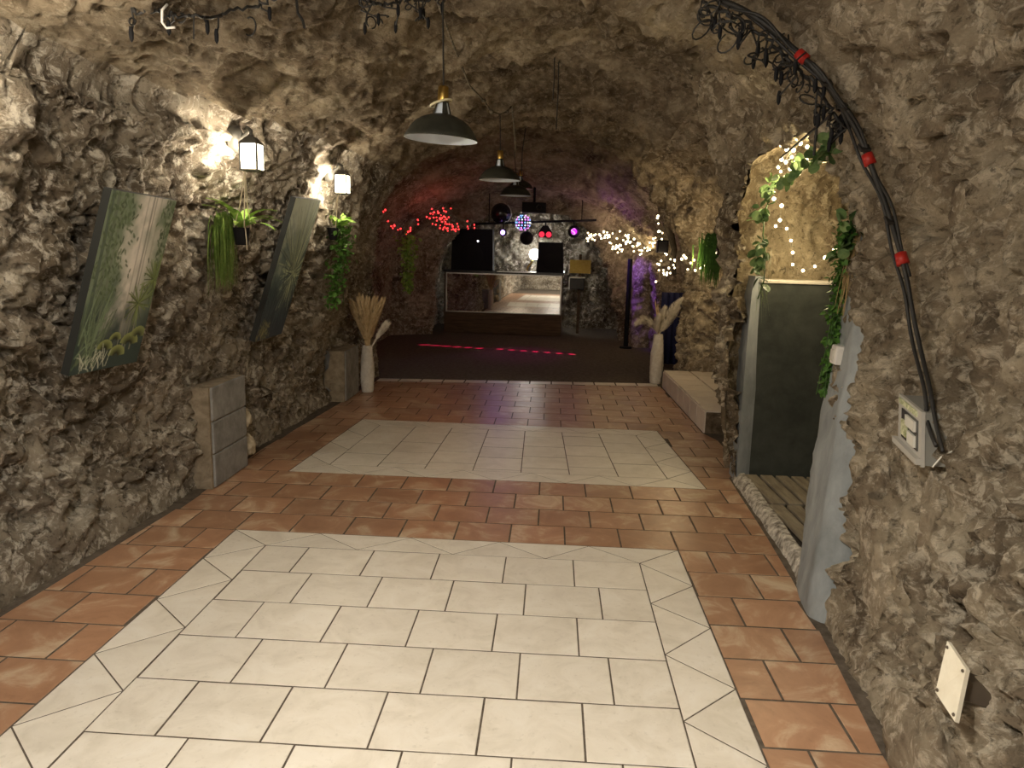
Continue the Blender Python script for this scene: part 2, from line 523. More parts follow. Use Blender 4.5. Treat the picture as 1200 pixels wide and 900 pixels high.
def fast_mesh(name, V, F, material, kind='structure', smooth=True):
    me = bpy.data.meshes.new(name)
    me.vertices.add(len(V))
    me.vertices.foreach_set('co', V.astype(np.float32).ravel())
    nf = len(F)
    me.loops.add(nf * 4)
    me.polygons.add(nf)
    me.polygons.foreach_set('loop_start', np.arange(nf, dtype=np.int32) * 4)
    me.polygons.foreach_set('loop_total', np.full(nf, 4, dtype=np.int32))
    me.loops.foreach_set('vertex_index', F.astype(np.int32).ravel())
    me.polygons.foreach_set('use_smooth', np.full(nf, smooth, dtype=bool))
    me.update(calc_edges=True)
    me.validate()
    me.materials.append(material)
    o = bpy.data.objects.new(name, me)
    COL.objects.link(o)
    if kind:
        o['kind'] = kind
    return o


def grid_normals(V3):
    du = np.gradient(V3, axis=0)
    dv = np.gradient(V3, axis=1)
    n = np.cross(du, dv)
    n /= np.linalg.norm(n, axis=2, keepdims=True) + 1e-9
    return n


def compact(V, F):
    used = np.unique(F)
    remap = np.full(len(V), -1, dtype=np.int64)
    remap[used] = np.arange(len(used))
    return V[used], remap[F]


CANVAS = [((-2.1024, 3.1000, 0.9036), (-2.0442, 3.5400, 0.9051), (-1.8501, 3.1000, 1.7049), (-1.8023, 3.5400, 1.6900)),
          ((-2.0319, 4.9800, 0.8298), (-2.0197, 5.4700, 0.8358), (-1.7155, 4.9800, 1.8034), (-1.6953, 5.4700, 1.8196))]
RY = row_list()
SEC = section(RY)
NR, NC = SEC.shape[:2]
BASE = np.stack([SEC[:, :, 0], np.repeat(RY[:, None], NC, 1), SEC[:, :, 1]], 2)
NRM = grid_normals(BASE)
ctr = np.array([-0.4, 0, 1.3])
flip = np.sign(((ctr - BASE) * np.array([1, 0, 1]) * NRM).sum(2))
NRM *= flip[:, :, None]                                 # pointing into the hall
# soften normals along the hall so the steps stay clean
Pf = BASE.reshape(-1, 3)
colx = np.repeat(np.arange(NC)[None, :], NR, 0).reshape(-1)
zf = Pf[:, 2]
low = sstep(2.25, 1.2, zf)
rough = 0.36 + 0.79 * low
rough = np.where((Pf[:, 0] > 0.6) & (zf > .2), np.maximum(rough, 0.35 + .60 * sstep(2.4, 1.9, zf)), rough)
stri = 1 - sstep(2.2, 1.4, zf) * 0.8
amp = 0.25 + 0.75 * sstep(0.0, 0.25, zf)
amp *= 1 - 0.35 * sstep(8.5, 9.5, Pf[:, 1])
D = rock_disp(Pf, rough, stri) * amp
VV = Pf + NRM.reshape(-1, 3) * D[:, None]
# the rock lies back behind the two canvases
for cb, cbr, ct, ctr in CANVAS:
    cb, cbr, ct, ctr = map(np.array, (cb, cbr, ct, ctr))
    u = (VV[:, 1] - cb[1]) / (cbr[1] - cb[1])
    v = (VV[:, 2] - cb[2]) / (ct[2] - cb[2])
    px = (cb[0] * (1 - u) + cbr[0] * u) * (1 - v) + (ct[0] * (1 - u) + ctr[0] * u) * v
    m_ = (u > -.12) & (u < 1.06) & (v > -.04) & (v < 1.04) & (VV[:, 0] < 0)
    VV[m_, 0] = np.minimum(VV[m_, 0], px[m_] - 0.045)

IDX = np.arange(NR * NC).reshape(NR, NC)
QF = np.stack([IDX[:-1, :-1], IDX[:-1, 1:], IDX[1:, 1:], IDX[1:, :-1]], 2)


def arch_niche(n, grow=0.0):
    """outline of the niche opening in (Y, z), from the floor at the near side over the top to the far side"""
    pts = [(3.40, -0.05), (3.42, .5), (3.44, 1.0), (3.46, 1.45), (3.52, 1.75), (3.68, 1.98), (3.95, 2.09), (4.3, 2.11), (4.62, 2.05), (4.82, 1.9), (4.90, 1.6), (4.91, 1.0), (4.91, .5), (4.90, -0.05)]
    c = np.array([4.15, 1.0])
    P_ = np.array(pts)
    d = P_ - c
    P_ = c + d * (1 + grow / np.linalg.norm(d, axis=1, keepdims=True))
    P_[0, 1] = P_[-1, 1] = -0.05
    s = np.concatenate([[0], np.cumsum(np.linalg.norm(np.diff(P_, axis=0), axis=1))])
    t = np.linspace(0, s[-1], n)
    return np.stack([np.interp(t, s, P_[:, 0]), np.interp(t, s, P_[:, 1])], 1)


def in_poly(px, py, poly):
    r = np.zeros(len(px), bool)
    x, y = poly[:, 0], poly[:, 1]
    j = len(poly) - 1
    for i in range(len(poly)):
        c = ((y[i] > py) != (y[j] > py)) & (px < (x[j] - x[i]) * (py - y[i]) / (y[j] - y[i] + 1e-12) + x[i])
        r ^= c
        j = i
    return r


hole = in_poly(VV[:, 1] + 0.02 * fbm(VV * 9, 2, 77), VV[:, 2] + 0.02 * fbm(VV * 9 + 4, 2, 78), arch_niche(60)) & (colx > BREAK_R)
keep = ~(hole[QF].any(2))


def shell(name, c0, c1, material):
    F_ = QF[:, c0:c1][keep[:, c0:c1]]
    V_, F_ = compact(VV, F_.reshape(-1, 4))
    return fast_mesh(name, V_, F_, material)


wall_left = shell('wall_left', 0, BREAK_L, M['rock_low'])
ceiling = shell('ceiling', BREAK_L, BREAK_R, M['rock_ceiling'])
wall_right = shell('wall_right', BREAK_R, NC - 1, M['rock_right'])

# end walls: rock faces closing the hall behind the stage and behind the photographer
def end_wall(name, Y, sgn, step):
    xs = np.arange(-2.6, 2.6, step)
    zs = np.arange(-0.06, 3.2, step)
    gx, gz = np.meshgrid(xs, zs, indexing='ij')
    P_ = np.stack([gx.ravel(), np.full(gx.size, Y), gz.ravel()], 1)
    d = rock_disp(P_, np.full(len(P_), 0.9), np.zeros(len(P_)))
    P_[:, 1] += sgn * d * 1.3
    I = np.arange(gx.size).reshape(gx.shape)
    F_ = np.stack([I[:-1, :-1], I[1:, :-1], I[1:, 1:], I[:-1, 1:]], 2).reshape(-1, 4)
    return fast_mesh(name, P_, F_, M['rock_low'])


end_wall('wall_back', 14.95, -1, 0.03)
end_wall('wall_front', -3.4, 1, 0.1)

def on_right_x(y, z, default):
    h = BV['right'].ray_cast(Vector((0.5, y, z)), Vector((1, 0, 0)))[0]
    return h.x if h is not None and h.x < 1.6 else default


# niche behind the opening in the right wall
def niche():
    nu, nv = 170, 60
    far = 2.35
    rows = []
    for k in range(nv + 1):
        t = k / nv
        g = 0.03 + 0.02 * min(1, t * 6) - 0.10 * max(0, t - .85) / .15
        o = arch_niche(nu, g)
        # the wall leans: the mouth of the niche follows the rock face
        mouth = np.interp(o[:, 1], [0, .3, .75, 1.3, 1.9, 2.4], [1.26, 1.29, 1.35, 1.36, 1.30, 1.10]) - 0.10 * sstep(4.2, 4.95, o[:, 0]) * sstep(0.2, 1.2, o[:, 1]) + 0.03
        if k == 0:
            rim = np.array([on_right_x(yy, zz, mm) for (yy, zz), mm in zip(o, mouth)])
            rim = np.convolve(np.pad(rim, 2, mode='edge'), np.ones(5) / 5, 'valid') + 0.008
        x = rim + (far - rim) * t ** 1.2
        rows.append(np.stack([x, o[:, 0] + .12 * sstep(4.6, 4.9, o[:, 0]) * min(1, t * 10), o[:, 1]], 1))
    # cap
    last = rows[-1]
    c = np.array([far + .05, 4.15, 0.9])
    for k in range(1, 26):
        t = k / 26
        q = last * (1 - t) + np.array([c[0], c[1], 0]) * t
        q[:, 2] = last[:, 2] * (1 - t) + 0.9 * t * np.clip((last[:, 2] + .05) / .5, 0, 1) - 0.05 * 0
        rows.append(q)
    G = np.array(rows)
    N_ = grid_normals(G)
    N_ *= np.sign(((np.array([1.7, 4.15, 1.0]) - G) * N_).sum(2))[:, :, None]
    P_ = G.reshape(-1, 3)
    d = rock_disp(P_ + 3.7, np.full(len(P_), 0.8), np.full(len(P_), 0.2)) * 0.9 - 0.02
    a = sstep(0, 6, np.repeat(np.arange(len(rows)), nu))
    P_ = P_ + N_.reshape(-1, 3) * (d * a)[:, None]
    I = np.arange(len(rows) * nu).reshape(len(rows), nu)
    F_ = np.stack([I[:-1, :-1], I[1:, :-1], I[1:, 1:], I[:-1, 1:]], 2).reshape(-1, 4)
    return fast_mesh('wall_niche', P_, F_, M['rock_niche'])


BV = {}


def add_bvh(nm, o):
    BV[nm] = BVHTree.FromPolygons([v.co.copy() for v in o.data.vertices], [tuple(p.vertices) for p in o.data.polygons])


for nm, o in (('left', wall_left), ('ceiling', ceiling), ('right', wall_right)):
    add_bvh(nm, o)
wall_niche = niche()


def on_left(y, z, out=0.0):
    h = BV['left'].ray_cast(Vector((0, y, z)), Vector((-1, 0, 0)))[0]
    if h is None:
        h = BV['ceiling'].ray_cast(Vector((0, y, z)), Vector((-1, 0, 0)))[0]
    return Vector((h.x + out, y, z))


def on_right(y, z, out=0.0):
    h = BV['right'].ray_cast(Vector((0, y, z)), Vector((1, 0, 0)))[0]
    if h is None:
        h = BV['ceiling'].ray_cast(Vector((0, y, z)), Vector((1, 0, 0)))[0]
    return Vector(((h.x if h else 1.4) - out, y, z))


def on_ceiling(x, y, out=0.0):
    h = BV['ceiling'].ray_cast(Vector((x, y, 1.2)), Vector((0, 0, 1)))[0]
    if h is None:
        h = BV['right' if x > 0 else 'left'].ray_cast(Vector((x, y, 1.2)), Vector((0, 0, 1)))[0]
    return Vector((x, y, (h.z if h else 2.6) - out))


# ------------------------------------------------------------------ floor
fb = MB()
fb.box((0, 5.6, -0.0314), (6.4, 20.0, 0.06))
floor = struct('floor', fb, M['grout'])
floor_z = -0.015


def tile(x00, x01, x10, x11, y0, y1, material, name, gap=0.0045, top=0.0, h=0.02):
    """a floor tile: at y0 it spans x00..x01, at y1 it spans x10..x11"""
    g = gap
    z = top + random.uniform(-0.0008, 0.0008)
    b = 0.003
    q0 = [(x00 + g, y0 + g), (x01 - g, y0 + g), (x11 - g, y1 - g), (x10 + g, y1 - g)]
    q1 = [(x00 + g + b, y0 + g + b), (x01 - g - b, y0 + g + b), (x11 - g - b, y1 - g - b), (x10 + g + b, y1 - g - b)]
    mb = MB()
    v = [(x, y, z - h) for x, y in q0] + [(x, y, z - .0009) for x, y in q0] + [(x, y, z) for x, y in q1]
    f = [(8, 9, 10, 11)]
    for k in range(4):
        n = (k + 1) % 4
        f += [(k, n, 4 + n, 4 + k), (4 + k, 4 + n, 8 + n, 8 + k)]
    mb.add(v, f)
    return mb


def poly_tile(pts, gap=0.004, z=0.0, h=0.02):
    """tile of any convex outline (x, y)"""
    c = np.mean(pts, axis=0)
    out, inn = [], []
    n = len(pts)
    P_ = [np.array(p, float) for p in pts]
    area = sum(P_[i][0] * P_[(i + 1) % n][1] - P_[(i + 1) % n][0] * P_[i][1] for i in range(n))
    if area < 0:
        P_ = P_[::-1]

    def inset(d):
        res = []
        for i in range(n):
            a, b, e = P_[i - 1], P_[i], P_[(i + 1) % n]
            d1 = (b - a) / np.linalg.norm(b - a)
            d2 = (e - b) / np.linalg.norm(e - b)
            n1 = np.array([-d1[1], d1[0]])
            n2 = np.array([-d2[1], d2[0]])
            bis = n1 + n2
            k = max(0.35, 1 + n1 @ n2)
            res.append(b + bis / k * d)
        return res
    out, inn = inset(gap), inset(gap + 0.003)
    mb = MB()
    v = [(*p, z - h) for p in out] + [(*p, z - .0009) for p in out] + [(*p, z) for p in inn]
    f = [tuple(range(2 * n, 3 * n))]
    for k in range(n):
        m_ = (k + 1) % n
        f += [(k, m_, n + m_, n + k), (n + k, n + m_, 2 * n + m_, 2 * n + k)]
    return mb.add(v, f)


STRIP = lambda x: 8.24 + (x + 1.92) * (8.561 - 8.24) / (1.212 + 1.92)     # the pale strip in front of the dance floor
XL = lambda y: float(np.interp(y, [1, 2.7, 4.2, 5.2, 6.8, 7.9, 8.5], [-2.18, -2.16, -2.08, -2.11, -2.02, -1.98, -1.94]))
XR = lambda y: float(np.interp(y, [1, 2.06, 2.65, 3.3, 4, 5, 5.3, 6.2, 6.3, 8.4], [1.05, 1.07, 1.13, 1.19, 1.23, 1.27, 1.42, 1.42, 1.343, 1.304]))
P1 = (-1.63, 0.70, 0.75, 3.667)                         # first pale panel: x0, x1, y0, y1
P2L = lambda y: -1.722 + (y - 4.72) / 1.59 * 0.097
P2R = lambda y: 1.059 - (y - 4.72) / 1.59 * 0.106

rowY = [0.565 + 0.2585 * k for k in range(-2, 13)]       # ends at 3.667
rowY += [3.667 + 0.2635 * k for k in range(1, 5)]        # up to the second panel, 4.721
rowY += [4.721 + 0.265 * k for k in range(1, 7)]         # beside it, 6.311
rowY += [6.311 + 0.262 * k for k in range(1, 10)]
TW = 0.2925
terr_stuff = MB()
n_terr = 0
for i in range(len(rowY) - 1):
    y0, y1 = rowY[i], rowY[i + 1]
    ym = (y0 + y1) / 2
    off = -0.172 if (i % 2 == 0) else -0.322
    off += random.uniform(-.006, .006)
    l0, l1, h0, h1 = XL(y0), XL(y1), XR(y0), XR(y1)
    spans = [(l0, l1, h0, h1)]
    if P1[2] - .02 < ym < P1[3]:
        spans = [(l0, l1, P1[0], P1[0]), (P1[1], P1[1], h0, h1)]
    elif 4.721 < ym < 6.311:
        spans = [(l0, l1, P2L(y0), P2L(y1)), (P2R(y0), P2R(y1), h0, h1)]
    for (a0, a1, b0, b1) in spans:
        k0 = int(math.floor((min(a0, a1) - off) / TW)) - 1
        for k in range(k0, k0 + 16):
            u0, u1 = off + k * TW, off + (k + 1) * TW
            x00, x01 = max(u0, a0), min(u1, b0)
            x10, x11 = max(u0, a1), min(u1, b1)
            if x01 - x00 < 0.05 and x11 - x10 > 0.05 or x11 - x10 < 0.05 and x01 - x00 > 0.05:
                x01, x11 = max(x01, x00 + .02), max(x11, x10 + .02)
            if x01 - x00 < 0.019 or x11 - x10 < 0.019:
                continue
            ya, yb = y0, y1
            lim = STRIP((x00 + x01) / 2) - 0.03
            if ya > lim - 0.04:
                continue
            yb = min(yb, lim)
            mb = tile(x00, x01, x10, x11, ya, yb, M['terracotta'], 'terracotta_tile')
            if y1 > 1.85 and n_terr < 300:
                obj('terracotta_tile', mb, M['terracotta'], floor)
                n_terr += 1
            else:
                terr_stuff.add(mb.v, mb.f)
if terr_stuff.v:
    o = obj('terracotta_tiling', terr_stuff, M['terracotta'], floor)
    o['kind'] = 'stuff'

# first pale panel: running bond field inside a border of cut triangles
CW, CH = 0.3315, 0.2965
ix0, ix1, iy1 = -1.397, 0.482, 3.480
cream_stuff = MB()
for j in range(9):
    y1, y0 = iy1 - j * CH, iy1 - (j + 1) * CH
    off = -1.172 if j % 2 == 0 else -1.063
    for k in range(-2, 8):
        x0, x1 = max(off + k * CW, ix0), min(off + (k + 1) * CW, ix1)
        if x1 - x0 < 0.04:
            continue
        mb = tile(x0, x1, x0, x1, y0, y1, M['cream'], 'cream_tile', 0.0032)
        if y1 > 1.75:
            obj('cream_tile', mb, M['cream'], floor)
        else:
            cream_stuff.add(mb.v, mb.f)


def zigzag(O, I, name='cream_border_tile', vis=lambda p: True):
    seq = []
    for k in range(max(len(O), len(I))):
        if k < len(O): seq.append(O[k])
        if k < len(I): seq.append(I[k])
    for a, b, c in zip(seq, seq[1:], seq[2:]):
        mb = poly_tile([a, b, c], 0.0028)
        if vis(a):
            obj(name, mb, M['cream'], floor)
        else:
            cream_stuff.add(mb.v, mb.f)


vis = lambda p: p[1] > 1.6
zigzag([(-1.63, 3.667), (-1.63, 3.29), (-1.63, 2.86), (-1.63, 2.425), (-1.63, 2.0), (-1.63, 1.575), (-1.63, 1.15), (-1.63, .75)],
       [(ix0, iy1), (ix0, 3.08), (ix0, 2.645), (ix0, 2.215), (ix0, 1.79), (ix0, 1.365), (ix0, .94)], vis=vis)
zigzag([(-1.63, 3.667), (-1.175, 3.667), (-.69, 3.667), (-.225, 3.667), (.24, 3.667), (.70, 3.667)],
       [(ix0, iy1), (-.93, iy1), (-.445, iy1), (.017, iy1), (ix1, iy1)])
zigzag([(.70, 3.667), (.70, 3.25), (.70, 2.86), (.70, 2.43), (.70, 2.03), (.70, 1.6), (.70, 1.17), (.70, .75)],
       [(ix1, iy1), (ix1, 3.055), (ix1, 2.635), (ix1, 2.226), (ix1, 1.8), (ix1, 1.38), (ix1, .95)], vis=vis)
o = obj('cream_tiling', cream_stuff, M['cream'], floor)
o['kind'] = 'stuff'

# second pale panel: columns of tiles, slightly narrowing with the hall
a0, a1 = 4.915, 6.12
L2 = lambda y: -1.50 + (y - a0) / (a1 - a0) * 0.075
R2 = lambda y: 0.835 - (y - a0) / (a1 - a0) * 0.085
for c_ in range(7):
    offs = [0.02, 0.10, 0.17, 0.05, 0.12, 0.19, 0.03][c_]
    cuts = [a0] + [a0 + offs + 0.2965 * k for k in range(0, 6)] + [a1]
    cuts = sorted(set(round(x, 4) for x in cuts if a0 <= x <= a1))
    merged = [cuts[0]]
    for x in cuts[1:]:
        if x - merged[-1] > 0.045:
            merged.append(x)
    if a1 - merged[-1] < 0.05:
        merged[-1] = a1
    elif merged[-1] != a1:
        merged.append(a1)
    for y0, y1 in zip(merged, merged[1:]):
        xa = lambda y, k: L2(y) + (R2(y) - L2(y)) * k / 7
        obj('cream_tile', tile(xa(y0, c_), xa(y0, c_ + 1), xa(y1, c_), xa(y1, c_ + 1), y0, y1, M['cream'], '', 0.0032), M['cream'], floor)
lerp = lambda p, q, t: (p[0] + (q[0] - p[0]) * t, p[1] + (q[1] - p[1]) * t)
cnr = dict(obl=(P2L(4.721), 4.721), otl=(P2L(6.311), 6.311), otr=(P2R(6.311), 6.311), obr=(P2R(4.721), 4.721),
           ibl=(L2(a0), a0), itl=(L2(a1), a1), itr=(R2(a1), a1), ibr=(R2(a0), a0))
for (o0, o1, i0, i1, n) in (('obl', 'otl', 'ibl', 'itl', 4), ('otl', 'otr', 'itl', 'itr', 6), ('otr', 'obr', 'itr', 'ibr', 4), ('obr', 'obl', 'ibr', 'ibl', 6)):
    zigzag([lerp(cnr[o0], cnr[o1], k / n) for k in range(n + 1)], [lerp(cnr[i0], cnr[i1], k / (n - 1)) for k in range(n)])

# pale strip and dance floor
n = 13
for k in range(n):
    xa, xb = -1.96 + k * 3.24 / n, -1.96 + (k + 1) * 3.24 / n
    obj('strip_tile', poly_tile([(xa, STRIP(xa) - .03), (xb, STRIP(xb) - .03), (xb, STRIP(xb) + .16), (xa, STRIP(xa) + .16)], 0.008), M['cream'], floor)
mb = MB()
mb.prism([(-2.7, STRIP(-2.7) + .165, -.02), (2.6, STRIP(2.6) + .165, -.02), (2.6, 15.2, -.02), (-2.7, 15.2, -.02)], (0, 0, 0.018))
obj('dance_floor', mb, M['dance'], floor, label='dark worn dance floor beyond the pale strip')
# ------------------------------------------------------------------ more materials
M['black'] = mat('black', (0.008, 0.008, 0.010), 0.75, spec=.25)
M['black_gloss'] = mat('black_gloss', (0.012, 0.012, 0.016), 0.25)
M['enamel_dark'] = speckle('enamel_dark', (0.026, 0.027, 0.021), (0.045, 0.046, 0.036), 14, 0.5, 0.05)
M['enamel_white'] = mat('enamel_white', (0.74, 0.84, 0.97), 0.35)
M['white'] = mat('white', (0.78, 0.76, 0.72), 0.5)
M['brass'] = mat('brass', (0.62, 0.42, 0.12), 0.32, 1.0)
M['rope'] = mat('rope', (0.72, 0.64, 0.48), 0.9)
M['cream_ring'] = mat('cream_ring', (0.80, 0.74, 0.50), 0.5)
M['lantern_metal'] = mat('lantern_metal', (0.10, 0.095, 0.085), 0.5, 0.3)
M['vase'] = speckle('vase', (0.62, 0.58, 0.52), (0.78, 0.75, 0.70), 30, 0.8, 0.3)
M['plume_gold'] = speckle('plume_gold', (0.54, 0.39, 0.20), (0.78, 0.62, 0.38), 30, 0.95, 0.2)
M['plume_white'] = speckle('plume_white', (0.74, 0.68, 0.56), (0.90, 0.85, 0.75), 30, 0.95, 0.2)
M['cable'] = mat('cable', (0.018, 0.017, 0.016), 0.55)
M['cable_old'] = speckle('cable_old', (0.02, 0.018, 0.015), (0.30, 0.26, 0.19), 25, 0.8)
M['red_tape'] = mat('red_tape', (0.42, 0.018, 0.012), 0.45)
M['box_plastic'] = mat('box_plastic', (0.42, 0.40, 0.36), 0.5)
M['box_side'] = mat('box_side', (0.22, 0.215, 0.19), 0.6)
M['box_window'] = mat('box_window', (0.06, 0.06, 0.055), 0.15)
M['meter_white'] = mat('meter_white', (0.62, 0.60, 0.53), 0.5)
M['meter_label'] = speckle('meter_label', (0.25, 0.28, 0.12), (0.75, 0.74, 0.52), 60, 0.6)
M['plate'] = speckle('plate', (0.66, 0.60, 0.47), (0.76, 0.71, 0.58), 12, 0.5, 0.05)
M['screw'] = mat('screw', (0.16, 0.13, 0.10), 0.5, 0.6)
M['iron'] = mat('iron', (0.03, 0.027, 0.024), 0.6, 0.4)
M['counter_wood'] = speckle('counter_wood', (0.060, 0.035, 0.018), (0.12, 0.075, 0.040), 8, 0.6, 0.2, stretch=(0.4, 1, 4))
M['mirror'] = mat('mirror', (0.88, 0.88, 0.86), 0.015, 1.0)
M['alu'] = mat('alu', (0.55, 0.53, 0.50), 0.35, 0.9)
M['poster'] = speckle('poster', (0.55, 0.40, 0.09), (0.66, 0.50, 0.14), 30, 0.7, 0.02)
M['blue_cloth'] = mat('blue_cloth', (0.03, 0.035, 0.12), 0.9)
M['earth'] = speckle('earth', (0.07, 0.05, 0.03), (0.20, 0.15, 0.10), 16, 0.95, 0.8)
M['driftwood'] = speckle('driftwood', (0.03, 0.024, 0.018), (0.07, 0.055, 0.04), 16, 0.9, 0.4)
M['straw'] = mat('straw', (0.34, 0.24, 0.11), 0.9)
M['soil'] = mat('soil', (0.03, 0.022, 0.015), 0.95)


def leaf_mat(name, c0, c1, sc=22):
    m = speckle(name, c0, c1, sc, 0.5, 0.1)
    b = m.node_tree.nodes['Principled BSDF']
    b.inputs['Subsurface Weight'].default_value = 0.0
    return m


M['leaf_dark'] = leaf_mat('leaf_dark', (0.018, 0.055, 0.010), (0.06, 0.15, 0.025))
M['leaf_mid'] = leaf_mat('leaf_mid', (0.040, 0.12, 0.018), (0.13, 0.28, 0.05))
M['leaf_bright'] = leaf_mat('leaf_bright', (0.16, 0.33, 0.05), (0.40, 0.58, 0.14))
M['leaf_euca'] = leaf_mat('leaf_euca', (0.05, 0.12, 0.04), (0.22, 0.32, 0.12), 12)
M['leaf_grass'] = leaf_mat('leaf_grass', (0.05, 0.11, 0.015), (0.18, 0.25, 0.06), 30)
M['petal'] = mat('petal', (0.82, 0.82, 0.66), 0.6)


def glow(name, col, s):
    return mat(name, (0.02, 0.02, 0.02), 0.5, 0, col, s)


M['bulb_warm'] = glow('bulb_warm', (1.0, 0.80, 0.45), 6)
M['bulb_red'] = glow('bulb_red', (1.0, 0.03, 0.03), 1.9)
M['bulb_white'] = glow('bulb_white', (1.0, 0.97, 0.90), 22)
M['glow_purple'] = glow('glow_purple', (0.42, 0.22, 1.0), 5)
M['glow_magenta'] = glow('glow_magenta', (0.72, 0.02, 0.80), .55)
M['glow_pink'] = glow('glow_pink', (1.0, 0.40, 1.0), 1.0)
M['glow_redeye'] = glow('glow_redeye', (1.0, 0.03, 0.07), .6)
M['dot_blue'] = glow('dot_blue', (0.18, 0.38, 1.0), 1.3)
M['dot_white'] = glow('dot_white', (0.8, 0.85, 1.0), 1.0)
M['dot_pink'] = glow('dot_pink', (0.9, 0.25, 0.9), 1.2)
M['tiny_led'] = glow('tiny_led', (0.9, 0.95, 1.0), 3)
# lit lantern glass: gives off light and lets the lamp inside shine through
m = bpy.data.materials.new('lantern_glass')
m.use_nodes = True
nt = m.node_tree
nt.nodes.clear()
e = nt.nodes.new('ShaderNodeEmission'); e.inputs[0].default_value = (1.0, 0.86, 0.60, 1); e.inputs[1].default_value = 5.0
tr = nt.nodes.new('ShaderNodeBsdfTransparent')
mx = nt.nodes.new('ShaderNodeMixShader'); mx.inputs[0].default_value = 0.45
ou = nt.nodes.new('ShaderNodeOutputMaterial')
nt.links.new(tr.outputs[0], mx.inputs[1]); nt.links.new(e.outputs[0], mx.inputs[2]); nt.links.new(mx.outputs[0], ou.inputs[0])
m.cycles.emission_sampling = 'NONE'
M['lantern_glass'] = m
# clear plastic of the meter box lid
m = mat('clear', (0.9, 0.9, 0.9), 0.1)
m.node_tree.nodes['Principled BSDF'].inputs['Transmission Weight'].default_value = 0.9
M['clear'] = m

# ------------------------------------------------------------------ raised tiled bench in the right bay
BX0 = lambda y: 1.345 - (y - 6.28) * 0.018
t = thing('tiled_bench', 'low raised bench of pale beige tiles along the right rock bay', 'bench', (1.65, 7.4, 0))
ys = [6.28 + 0.315 * k for k in range(8)]
core = MB().prism([(BX0(6.27) + .012, 6.285, 0), (2.08, 6.285, 0), (2.08, 8.5, 0), (BX0(8.5) + .012, 8.5, 0)], (0, 0, .185))
obj('core', core, M['earth'], t)
for y0, y1 in zip(ys, ys[1:]):
    for (xa, xb) in ((0, .30), (.30, .63), (.63, .80)):
        pts = [(BX0(y0) + xa, y0), (BX0(y0) + xb, y0), (BX0(y1) + xb, y1), (BX0(y1) + xa, y1)]
        obj('top_tile', poly_tile(pts, 0.009, 0.20, 0.015), M['bench_tile'], t)
    # riser tile standing on the floor
    g = .011
    a, b = Vector((BX0(y0), y0 + g, 0)), Vector((BX0(y1), y1 - g, 0))
    o = [a + Vector((0, 0, .003)), b + Vector((0, 0, .003)), b + Vector((0, 0, .184)), a + Vector((0, 0, .184))]
    obj('riser_tile', MB().prism(o, (.012, 0, 0)), M['bench_tile'], t)

# ------------------------------------------------------------------ concrete piers on the left
def pier(name, label, Yn, Yf, xf, depth, courses, mtl, side):
    t = thing(name, label, 'pier', (xf - depth / 2, (Yn + Yf) / 2, 0))
    zt = 0
    for k, h in enumerate(courses):
        mb = MB().box((xf - depth / 2, (Yn + Yf) / 2, zt + h / 2), (depth, Yf - Yn, h - .008), None, .008)
        obj('block', mb, mtl, t)
        zt += h
    rng = random.Random(len(label))
    out = []
    n = 9
    for k in range(n + 1):
        out.append((xf - .02 - depth * .9 * (0.62 + 0.38 * rng.random()) , Yn - .006, zt * k / n))
    pts = out + [(xf - .012, Yn - .006, zt)] + [(xf - .012, Yn - .006, 0)]
    obj('mortar_side', MB().prism(pts, (0, -.02, 0)), M['cement_side'], t, label='rough brown mortar side')
    obj('mortar_bed', MB().box((xf - depth / 2 - .006, (Yn + Yf) / 2, zt / 2), (depth - .012, Yf - Yn - .012, zt - .004)), M['cement_side'], t)
    return t


pier('concrete_pier', 'grey pier of stacked concrete blocks under the space between the two canvases', 4.31, 4.80, -2.03, .30, [.215, .205, .215], M['cement'], 1)
pier('concrete_pier', 'smooth dark grey concrete pier beside the white vase with golden plumes', 7.02, 7.50, -1.965, .22, [.50], M['cement'], 1)


def path_pt_(pts, t):
    k = min(int(t * (len(pts) - 1)), len(pts) - 2)
    return Vector(pts[k]).lerp(Vector(pts[k + 1]), t * (len(pts) - 1) - k)


def stone(c, r, sc, seed, n=20):
    mb = MB()
    P_, F_ = [], []
    for i in range(n + 1):
        for k in range(n * 2):
            a, b = math.pi * i / n, math.pi * k / n
            P_.append((math.sin(a) * math.cos(b), math.sin(a) * math.sin(b), math.cos(a)))
    P_ = np.array(P_)
    d = 1 + 0.25 * fbm(P_ * 1.6 + seed, 3, seed) + 0.10 * fbm(P_ * 5, 4, seed + 5)
    P_ = P_ * d[:, None] * r * np.array(sc) + np.array(c)
    for i in range(n):
        for k in range(n * 2):
            F_.append((i * n * 2 + k, (i + 1) * n * 2 + k, (i + 1) * n * 2 + (k + 1) % (n * 2), i * n * 2 + (k + 1) % (n * 2)))
    return mb.add([tuple(p) for p in P_], F_)


tag(obj('stone', stone((-2.07, 4.90, .125), .07, (.7, .8, 1.1), 3), M['pebble'], None, True), 'rounded tan stone on the floor at the foot of the block pier', 'stone')
tag(obj('stone', stone((-2.06, 4.86, .31), .055, (.7, .6, 1.1), 5), M['pebble'], None, True), 'small pale stone lodged above the rounded tan stone by the pier', 'stone')
# pale stones set in the right wall
for (y, z, r, sc, sd) in ((1.98, .10, .17, (.5, 1.0, 1.0), 11), (2.78, .52, .17, (.28, .7, 1.3), 12), (2.66, .28, .17, (.28, .7, 1.2), 13), (2.40, .62, .10, (.4, .4, 2.2), 14), (2.32, 1.58, .16, (.3, 1.0, .9), 15), (2.62, 1.70, .11, (.3, .9, 1.0), 16)):
    p = on_right(y, z)
    o = obj('stone', stone((p.x + r * sc[0] * .45, y, z), r, sc, sd, 30), M['pale_stone_rock'], wall_right, True)

